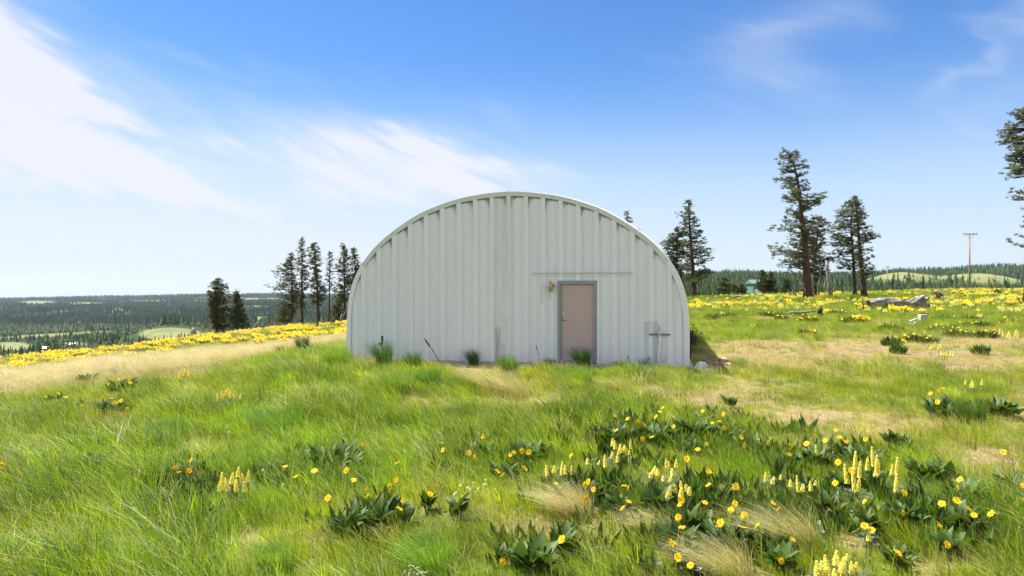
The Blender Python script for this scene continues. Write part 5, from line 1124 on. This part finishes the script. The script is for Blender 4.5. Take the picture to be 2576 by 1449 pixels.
tussock(706,892,26,22,'small dark tussock left of the tall dark one on the bank',(.07,.15,.03),120,.15)
tussock(855,925,100,50,'wide mounded green tussock at the left foot of the building',LG,380,.25)
tussock(925,935,60,40,'yellowish tussock at the left end of the wall',(.30,.36,.06),200,.35,dry=.3)
tussock(1005,985,120,50,'rounded green tussock left of the straw sweep in front of the wall',LG,420,.3)
tussock(1080,975,80,46,'deep green mounded tussock below the leaning brown stalk',(.13,.27,.03),320,.3)
tussock(1250,985,120,66,'long tan grass sweep arching left in front of the wall',LG,420,.75,dry=.75,w=.0045,curl=.4)
tussock(1300,1000,90,62,'steep tan grass sweep beside the longer one in front of the wall',LG,300,.6,dry=.7,w=.0045,curl=.35)
tussock(1560,985,90,40,'windblown yellow green tussock in front of the right wall half',(.32,.38,.08),300,.7,dry=.4)
tussock(1440,962,150,34,'wide bright green tussock in front of the door sill',(.20,.36,.03),480,.25)
tussock(1448,1298,150,85,'large straw bunchgrass combed left in the centre foreground',LG,620,.8,dry=.82,w=.0035,curl=.45)
tussock(1660,1345,150,70,'straw bunchgrass combed left in the lower middle, right of the large one',LG,460,.8,dry=.7,w=.0035,curl=.45)
tussock(2000,1375,190,110,'long pale green bunchgrass sweeping up left in the lower right',(.30,.36,.10),520,.85,dry=.55,w=.0035,curl=.35)
tussock(1830,1445,200,95,'pale bunchgrass at the bottom edge left of the lupine cluster',(.30,.36,.10),560,.8,dry=.6,w=.0035,curl=.45)
tussock(700,1085,190,55,'wide green tussock mound in the left middle meadow',(.17,.32,.03),560,.3)
tussock(420,1110,150,50,'green tussock mound left of the wide one',(.16,.31,.03),420,.3)
tussock(960,1060,110,40,'green tussock in the middle of the meadow before the building',(.20,.35,.03),320,.3)
tussock(2350,930,70,26,'small bright green tussock on the stony slope far right',LG,140,.2)
tussock(1860,925,60,28,'bright green tussock right of the rock line',LG,160,.2)
tussock(2445,1065,90,60,'dark narrow-leaved tussock between the two tall leafy clumps on the right',(.10,.19,.03),260,.2)
tussock(700,1440,120,75,'tall bright green tussock at the bottom edge, left half',(.24,.40,.04),260,.3)
tussock(1090,1445,190,95,'tall bright green tussock at the bottom edge near the middle',(.24,.40,.04),420,.35)
def stalk(label, base, top, Yf, hl, thick=.007, m='stalk'):
    a, b = wpt(*base, Yf), wpt(*top, Yf-.1); g = a.copy(); t = empty('dry_stalk', tuple(g)); tag(t, label, 'dry stalk'); d = b-a; L = d.length; mb = MB()
    mb.tube([Vector((0, 0, -.05)), d*.5+Vector((.01, 0, 0)), d], [thick, thick*.9, thick*.7], 6); mb.build('stem', M[m], t)
    mb = MB(); q = d.normalized(); mb.tube([d-q*hl, d-q*hl*.8, d-q*hl*.3, d+q*.01], [thick*.9, thick*2.3, thick*2.1, thick*.5], 7); mb.build('seed_head', M[m], t)
    for k in range(3):
        c = d*(.5+.09*k); mb = MB(); mb.tube([c, c+Vector((.03*(1 if k % 2 else -1), 0, .03))], [thick*.8, thick*.2], 4); mb.build('withered_leaf', M[m], t)
stalk('long brown dry mullein stalk leaning left against the white wall', (1112,918), (1067,851), 17.5, .28, .011)
stalk('thin brown seed stalk at the wall left of the door', (1357,912), (1348,868), 17.3, .12, .005)
stalk('short reddish seed stalk right of the door', (1584,918), (1578,894), 16.9, .08, .006)
stalk('reddish seed stalk left of the white pipe', (1638,920), (1631,897), 16.8, .08, .006)

# ------------------------------------------------------------------ the building
AP = [(0, 4.525), (.5, 4.50), (1.0, 4.44), (1.5, 4.34), (1.95, 4.20), (2.36, 4.045), (2.82, 3.80), (3.2, 3.555), (3.55, 3.29), (3.87, 2.98), (4.12, 2.67), (4.28, 2.41), (4.40, 2.13), (4.49, 1.83), (4.545, 1.5), (4.575, 1.1), (4.58, .06)]
def arch_pts(off=0., step=.09):
    """smooth outline from left foot over the top to right foot, moved inwards by off"""
    s = np.array([p[0] for p in AP]); z = np.array([p[1] for p in AP]); s = np.concatenate([-s[::-1], s[1:]]); z = np.concatenate([z[::-1], z[1:]])
    t = np.concatenate([[0], np.cumsum(np.hypot(np.diff(s), np.diff(z)))])
    def spl(v):      # Catmull-Rom through the points
        m = np.gradient(v, t); return m
    ms, mz = spl(s), spl(z); T = np.arange(0, t[-1]+1e-6, step); T = np.append(T, t[-1]) if T[-1] < t[-1]-1e-3 else T
    i = np.clip(np.searchsorted(t, T)-1, 0, len(t)-2); h = t[i+1]-t[i]; u = (T-t[i])/h
    def ev(v, m): return (2*u**3-3*u**2+1)*v[i]+(u**3-2*u**2+u)*h*m[i]+(-2*u**3+3*u**2)*v[i+1]+(u**3-u**2)*h*m[i+1]
    S, Z = ev(s, ms), ev(z, mz); ds, dz = np.gradient(S, T), np.gradient(Z, T); n = np.hypot(ds, dz)
    return S+off*dz/n*1., Z-off*ds/n*1., T        # inward normal
def arch_z(s, off):
    S, Z, _ = arch_pts(off, .05); up = Z > .0; o = np.argsort(S[up]); return float(np.interp(s, S[up][o], Z[up][o]))
def building():
    B = empty('storage_building', (BX, BY, 0)); B.rotation_euler[2] = -BA
    tag(B, 'white corrugated steel arched storage building with a taupe door', 'building')
    mb = MB(); mb.box(-4.70, 4.70, -.12, 12.4, -.45, .055); mb.build('foundation', M['concrete'], B, bevel=.015)
    dL, zt = wallc(1403, 706); dR, _ = wallc(1502, 706); zt = .14+2.10; zt = wallc(1450, 706)[1]
    zb = .12
    print('door', dL, dR, zt)
    P = .4572; z0 = .06
    S_, Z_, _ = arch_pts(.045, .03)
    def ztop(s):
        j = np.argsort(S_); return float(np.interp(abs(s), *[a[np.argsort(S_[S_ >= 0])] for a in (S_[S_ >= 0], Z_[S_ >= 0])]))
    prof = [(0, .044), (.042, .044), (.096, .002), (.150, .0), (.156, .012), (.178, .012), (.184, 0), (.280, 0), (.286, .012), (.308, .012), (.314, 0), (.3952, .002), (.4112, .044), (.4572, .044)]
    for k in range(-10, 10):
        V = []; Fc = []; ST = []; bs = [(k*P+d, p) for d, p in prof]; ex = [e for e in (dL+.03, dR-.03, -4.55, 4.55) if k*P < e < (k+1)*P]
        for e in ex: bs.append((e, float(np.interp(e-k*P, [a for a, _ in prof], [b for _, b in prof]))))
        bs = sorted(x for x in bs if abs(x[0]) <= 4.551)
        # more columns where the eave curves fast
        extra = [(a[0]*.5+b[0]*.5, a[1]*.5+b[1]*.5) for a, b in zip(bs[:-1], bs[1:]) if b[0]-a[0] > .03]; bs = sorted(bs+extra)
        for i in range(len(bs)-1):
            (sa, pa), (sb, pb) = bs[i], bs[i+1]; sc = (sa+sb)/2; lo = zt-.02 if dL+.03 < sc < dR-.03 else z0; b = len(V)
            ta, tb = ztop(sa), ztop(sb)
            V += [(sa, -pa, lo), (sb, -pb, lo), (sb, -pb, tb), (sa, -pa, ta)]; Fc.append((b, b+1, b+2, b+3))
            ispan = 1. if (min(pa, pb) < .02) else 0.
            def up(s): u = min(1, max(0, (s-k*P-.06)/(P-.12))); return u if k < 0 else 1-u
            tra, trb = ztop(sa)-.085, ztop(sb)-.085
            ST += [(up(sa), tra-lo, ispan), (up(sb), trb-lo, ispan), (up(sb), trb-tb, ispan), (up(sa), tra-ta, ispan)]
        if not V: continue
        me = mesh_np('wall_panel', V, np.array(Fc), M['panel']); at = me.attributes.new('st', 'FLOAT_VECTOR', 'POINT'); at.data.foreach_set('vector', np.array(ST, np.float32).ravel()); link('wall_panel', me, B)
    # screws down every rib, joined: too small to pick apart
    mb = MB()
    for k in range(-9, 10):
        s = k*P; z = .25
        while z < ztop(s)-.14:
            if not (dL-.03 < s < dR+.03 and z < zt+.03):
                mb.add([(s-.008, -.0445, z), (s, -.0445, z-.008), (s+.008, -.0445, z), (s, -.0445, z+.008), (s, -.053, z)], [(0, 1, 4), (1, 2, 4), (2, 3, 4), (3, 0, 4)])
            z += .23
    tag(mb.build('screws', M['galv'], B), kind='stuff')
    # eave trim: overlapping segments
    S, Z, T = arch_pts(0, .06); S2, Z2, _ = arch_pts(.115, .06); n = len(T); cuts = np.linspace(0, n-1, 12).astype(int)
    for q in range(11):
        a, b = cuts[q], cuts[q+1]; V = []; Fc = []; pr = .052+(.003 if q % 2 else 0)
        for i in range(a, b+1):
            V += [(S[i], .10, Z[i]+.004), (S[i], -pr, Z[i]), (S2[i], -pr+.006, Z2[i]), (S2[i], -.02, Z2[i])]
        m = b-a+1
        for i in range(m-1):
            for j in range(3): Fc.append((4*i+j, 4*i+4+j, 4*i+5+j, 4*i+1+j))
        Fc += [(0, 1, 2, 3), (4*(m-1)+3, 4*(m-1)+2, 4*(m-1)+1, 4*(m-1))]
        link('trim_segment', mesh_np('trim_segment', V, np.array(Fc), M['sheet'] if q in (0, 1, 9, 10) else M['trim']), B)
    mb = MB()
    for i in range(3, n-2, 7): mb.tube([(S[i]*.993, -.05, Z[i]-.035), (S[i]*.993, -.064, Z[i]-.035)], .009, 6)
    for i in (4,): mb.tube([(S[n//2], -.03, 4.53), (S[n//2], -.03, 4.56)], .012, 6)
    tag(mb.build('trim_bolts', M['galv'], B), kind='stuff')
    # ribbed roof arches, two feet wide each
    S, Z, T = arch_pts(-.0, .22); pf = [(0, 0), (.12, 0), (.17, .045), (.29, .045), (.34, 0), (.46, 0), (.50, .03), (.57, .03), (.61, 0)]
    dS, dZ = np.gradient(S), np.gradient(Z); nn = np.hypot(dS, dZ); nx, nz = -dZ/nn, dS/nn; V = []; Fc = []; m = len(pf)
    for i in range(len(S)):
        for (y, h) in pf: V.append((S[i]+nx[i]*(h-.012), y, Z[i]+nz[i]*(h-.012)))
    for i in range(len(S)-1):
        for j in range(m-1): Fc.append((i*m+j, (i+1)*m+j, (i+1)*m+j+1, i*m+j+1))
    rm = mesh_np('roof_panel', V, np.array(Fc), M['sheet'])
    for k in range(20): link('roof_panel', rm, B, (0, .02+k*.612, 0))
    # rear end wall
    V = [(x, 12.26, z) for x, z in zip(S, Z)]; c = len(V); me = bpy.data.meshes.new('rear_wall'); me.from_pydata(V, [], [tuple(range(c))[::-1]]); me.materials.append(M['sheet']); link('rear_wall', me, B)
    # door
    fw = .085; d = MB(); y0, y1 = -.062, .06
    d.box(dL, dL+fw, y0, y1, zb-.03, zt); d.box(dR-fw, dR, y0, y1, zb-.03, zt); d.box(dL+fw, dR-fw, y0, y1, zt-fw-.01, zt)
    D = link('door', None, B); D.empty_display_size = .1
    fo = d.build('frame', M['frame'], D, bevel=.004)
    d = MB(); d.box(dL+fw+.004, dR-fw-.004, -.005, .04, zb+.012, zt-fw-.016); d.build('door_leaf', M['door'], D, bevel=.003)
    d = MB(); d.box(dL+fw, dR-fw, -.07, .05, zb-.05, zb+.008); d.build('threshold', M['galv'], D, bevel=.003)
    hx = dL+fw+.065; hz = wallc(1420, 804)[1]; dz = wallc(1420, 790)[1]
    h = MB(); h.tube([(hx, -.005, hz), (hx, -.022, hz)], .034, 16); h.tube([(hx, -.02, hz), (hx, -.07, hz)], .013, 10); h.tube([(hx-.01, -.065, hz+.004), (hx+.04, -.07, hz), (hx+.10, -.062, hz-.004), (hx+.125, -.055, hz-.006)], [.014, .012, .010, .008], 10); h.build('handle', M['chrome'], D, smooth=True)
    h = MB(); h.tube([(hx-.004, -.005, dz), (hx-.004, -.028, dz)], [.032, .026], 16); h.tube([(hx-.004, -.028, dz), (hx-.004, -.034, dz)], .012, 10); h.build('deadbolt', M['chrome'], D)
    # concrete step under the door
    st = MB(); st.box(dL-.12, dR+.16, -.30, -.12, -.2, .075); st.build('step', M['concrete'], B, bevel=.02)
    # drip rail over the door with its lower flashing
    s0, zr = wallc(1340, 688); s1, _ = wallc(1592, 686); zr = 2.40; zr = (wallc(1340, 688.5)[1]+wallc(1592, 686.3)[1])/2
    d = MB(); d.box(s0, s1, -.060, -.002, zr-.006, zr+.006); d.build('drip_rail', M['galv'], B)
    d = MB(); d.box(s0, s1, -.040, -.002, zr-.045, zr-.0065); d.build('flashing', M['sheet'], B)
    # flat closure sheets beside the outermost ribs
    for s in (-1, 1):
        V = []; 
        S3, Z3_, _ = arch_pts(.10, .06)
    return B, zr
BLD, ZR = building()
def bloc(s, y, z):     # building-local to world
    return Vector((BX+s*math.cos(BA)+y*math.sin(BA), BY-s*math.sin(BA)+y*math.cos(BA), z))
def wall_empty(name, s, y, z): o = empty(name, bloc(s, y, z), -BA); return o
def lamp():
    s, z = wallc(1387, 722); z += .0; t = wall_empty('wall_lamp', s, 0, z); tag(t, 'brass dome bulkhead lamp with a glass jar on the wall beside the door', 'lamp')
    y = -.15; k = MB(); k.lathe([(.100, -.018), (.102, -.012), (.085, .0), (.062, .006), (.060, .03), (.054, .06), (.036, .085), (.015, .1), (.003, .105)], 24, (0, y, 0)); k.build('shade', M['brass'], t, smooth=True)
    k = MB(); k.lathe([(.001, -.115), (.03, -.108), (.05, -.085), (.056, -.05), (.056, -.018)], 24, (0, y, 0)); k.build('glass', M['glass'], t, smooth=True)
    k = MB()
    for a in range(4):
        q = a*math.pi/2+.6; k.tube([(.061*math.cos(q), y+.061*math.sin(q), -.01), (.063*math.cos(q), y+.063*math.sin(q), -.06), (.045*math.cos(q), y+.045*math.sin(q), -.105), (.0, y, -.122)], .0035, 5)
    k.tube([(.063*math.cos(a/16*6.2832), y+.063*math.sin(a/16*6.2832), -.06) for a in range(17)], .003, 5); k.build('guard', M['brass'], t, smooth=True)
    k = MB(); k.tube([(.0, y, .10), (.0, y+.02, .125), (.01, y+.06, .12), (.03, -.07, .07), (.04, -.04, .03)], .010, 8); k.build('arm', M['brass'], t, smooth=True)
    k = MB(); k.tube([(.04, -.030, .025), (.04, -.052, .025)], [.062, .054], 20); k.build('back_plate', M['brass'], t, smooth=False)
    k = MB(); k.tube([(-.004, y, .1), (-.008, y, .135), (-.016, y+.01, .155)], .004, 6); k.build('hook', M['darkwood'], t)
lamp()
def pipe():
    s, _ = wallc(1659, 850); zt = wallc(1659, 832)[1]; t = wall_empty('conduit_pipe', s, 0, .0); tag(t, 'white upright plastic pipe strapped to a slotted bracket on the wall', 'pipe')
    k = MB(); k.tube([(-.03, -.085, -.05), (-.025, -.085, .3), (0, -.085, .62), (.0, -.085, zt)], .030, 14); k.build('tube', M['pvc'], t, smooth=True)
    k = MB(); k.tube([(.0, -.085, zt-.07), (.0, -.085, zt+.01)], .036, 14); k.build('coupling', M['pvc'], t, smooth=True)
    k = MB(); k.tube([(.0, -.085, zt+.012), (.0, -.085, zt+.022)], .024, 12); k.build('open_end', M['dark'], t)
    sa, za = wallc(1633, 841); sb, _ = wallc(1686, 841); w0, w1 = sa-s, sb-s
    k = MB(); k.box(w0, w1, -.052, -.034, za-.026, za+.026); k.box(w0, w1, -.064, -.0523, za+.014, za+.026); k.box(w0, w1, -.064, -.0523, za-.026, za-.014); k.build('strut', M['galv'], t)
    x = w0+.03
    while x < w1-.05:
        if abs(x+.016) > .05: q = MB(); q.box(x, x+.036, -.0545, -.0525, za-.008, za+.009); q.build('slot', M['dark'], t)
        x += .058
    k = MB(); k.tube([(.034*math.cos(a), -.085+.034*math.sin(a), za) for a in np.linspace(math.pi, 2*math.pi, 9)], .010, 5); k.build('clamp', M['galv'], t)
    k = MB(); k.box(-.045, .045, -.040, -.003, zt+.12, zt+.24); k.build('cap_box', M['pvc'], t, bevel=.012)
pipe()
def hydrant():
    Y = 18.2; b = wpt(959.5, 905, Y); x = b.x; g = H1(x, Y); t = empty('yard_hydrant', (x, Y, g), 0); tag(t, 'dark green yard hydrant standing in the tussock at the left of the wall', 'hydrant')
    k = Y/F; zz = lambda py: CZ-(py-CY)*k-g
    m = MB(); m.tube([(0, 0, -.1), (0, 0, zz(868))], .016, 10); m.build('pipe', M['galv'], t, smooth=True)
    m = MB(); m.tube([(.0, 0, zz(869)), (.0, 0, zz(862)), (.005, 0, zz(858))], [.03, .045, .036], 12); m.build('body', M['hydrant'], t, smooth=True)
    m = MB(); m.tube([(.0, -.01, zz(861)), (-.05, -.03, zz(862)), (-.06, -.035, zz(868))], [.022, .022, .020], 10); m.build('spout', M['hydrant'], t, smooth=True)
    m = MB(); m.box(-.012, .048, -.022, .022, zz(857.5), zz(844.5)); m.build('lever', M['hydrant'], t, bevel=.01)
hydrant()
# white lump of concrete at the right corner
M['spill'] = mat('lime_white_concrete', (.74, .71, .67), .95, scale=5, col2=(.52, .48, .44), bump=.9, bscale=30)
c = bloc(4.86, -.15, .03); rock('concrete_lump', 'white rounded lump of spilled concrete at the right corner of the building', tuple(c), (.17, .22, .16), 'spill', 12)
c = bloc(5.02, -.28, -.06); rock('concrete_lump', 'broken white concrete piece lying lower beside the corner lump', tuple(c), (.17, .18, .12), 'spill', 17)

# ------------------------------------------------------------------ poles, shed, far sheds
def upole(label, px, pt, pb, Y, w, r=.16, arm=True):
    b = wpt(px, pb, Y); t = empty('utility_pole', (b.x, Y, b.z-.3)); tag(t, label, 'utility pole', 'utility poles'); h = wpt(px, pt, Y).z-b.z+.3
    m = MB(); m.tube([(0, 0, -1.5), (0, 0, h)], [r, r*.7], 10); m.build('pole', M['polewood'], t, smooth=True)
    hw = w/F*Y*.5; m = MB(); m.box(-hw, hw, -.2, -.08, h-.28, h-.14); m.build('crossarm', M['polewood'], t)
    for q in (-.9, -.45, .45, .9): m = MB(); m.tube([(hw*q, -.14, h-.14), (hw*q, -.14, h+.02)], [.05, .04], 8); m.build('insulator', M['galv'], t)
    for q in (-1, 1): m = MB(); m.tube([(0, -.14, h-1.1), (q*hw*.5, -.14, h-.28)], .03, 4); m.build('brace', M['galv'], t)
upole('nearer wooden utility pole with a crossarm on the right ridge', 2438, 586, 722, 112, 36, .15)
upole('far small utility pole with a crossarm above the right field', 2232, 670, 727, 215, 11, .14)
def shed():
    Y = 118; k = Y/F; x0 = (1894-CX)*k; zb = CZ-(736-CY)*k; t = empty('shed', (x0, Y, zb-.2)); tag(t, 'small green shed with a white door behind the young pines', 'shed'); W = 34*k; Hh = 27*k+.2; D_ = 3.5
    m = MB(); m.box(0, 2.2*k, 0, .3, 0, Hh-.3); m.build('corner_post', M['shedgreen'], t); m = MB(); m.box(W-2.2*k, W, 0, .3, 0, Hh-.3); m.build('corner_post', M['shedgreen'], t)
    m = MB(); m.box(2.2*k+.003, W-2.2*k-.003, .003, .3, Hh-.85, Hh-.3); m.build('fascia', M['shedgreen'], t)
    m = MB(); m.box(.05, W-.05, .303, D_, 0, Hh-.3); m.build('wall', M['shedgreen'], t)
    m = MB(); m.box(4.2*k, W-4.2*k, .18, .3, 0, Hh-.9); m.build('door', M['shedwhite'], t)
    m = MB(); m.box(2.3*k, 4.1*k, .2, .3, 0, Hh-.9); m.build('door_jamb', M['dark'], t)
    m = MB(); m.add([(-.2, -.2, Hh-.3), (W+.2, -.2, Hh-.3), (W+.2, D_/2, Hh+.4), (-.2, D_/2, Hh+.4), (W+.2, D_+.2, Hh-.3), (-.2, D_+.2, Hh-.3)], [(0, 1, 2, 3), (3, 2, 4, 5), (0, 3, 5), (1, 4, 2), (0, 5, 4, 1)]); m.build('roof', M['shedgreen'], t)
shed()
def far_shed(px, py, Y, w, h, label, m):
    X = (px-CX)/F*Y; g = H1(X, Y); t = empty('farm_shed', (X, Y, g)); tag(t, label, 'shed'); a = MB(); a.box(-w/2, w/2, 0, w*.7, 0, h); a.build('wall', M[m], t)
    a = MB(); a.add([(-w/2-.3, -.3, h), (w/2+.3, -.3, h), (w/2+.3, w*.35, h+1.6), (-w/2-.3, w*.35, h+1.6), (w/2+.3, w*.7+.3, h), (-w/2-.3, w*.7+.3, h)], [(0, 1, 2, 3), (3, 2, 4, 5), (0, 3, 5), (1, 4, 2), (0, 5, 4, 1)]); a.build('roof', M['galv'], t)
far_shed(180, 861, 640, 5, 2.6, 'tiny pale shed in the valley clearing at the left', 'shedwhite')
far_shed(112, 864, 620, 6, 2.6, 'tiny grey-green shed in the valley, leftmost', 'shedgreen')
print('objects', len(bpy.data.objects))
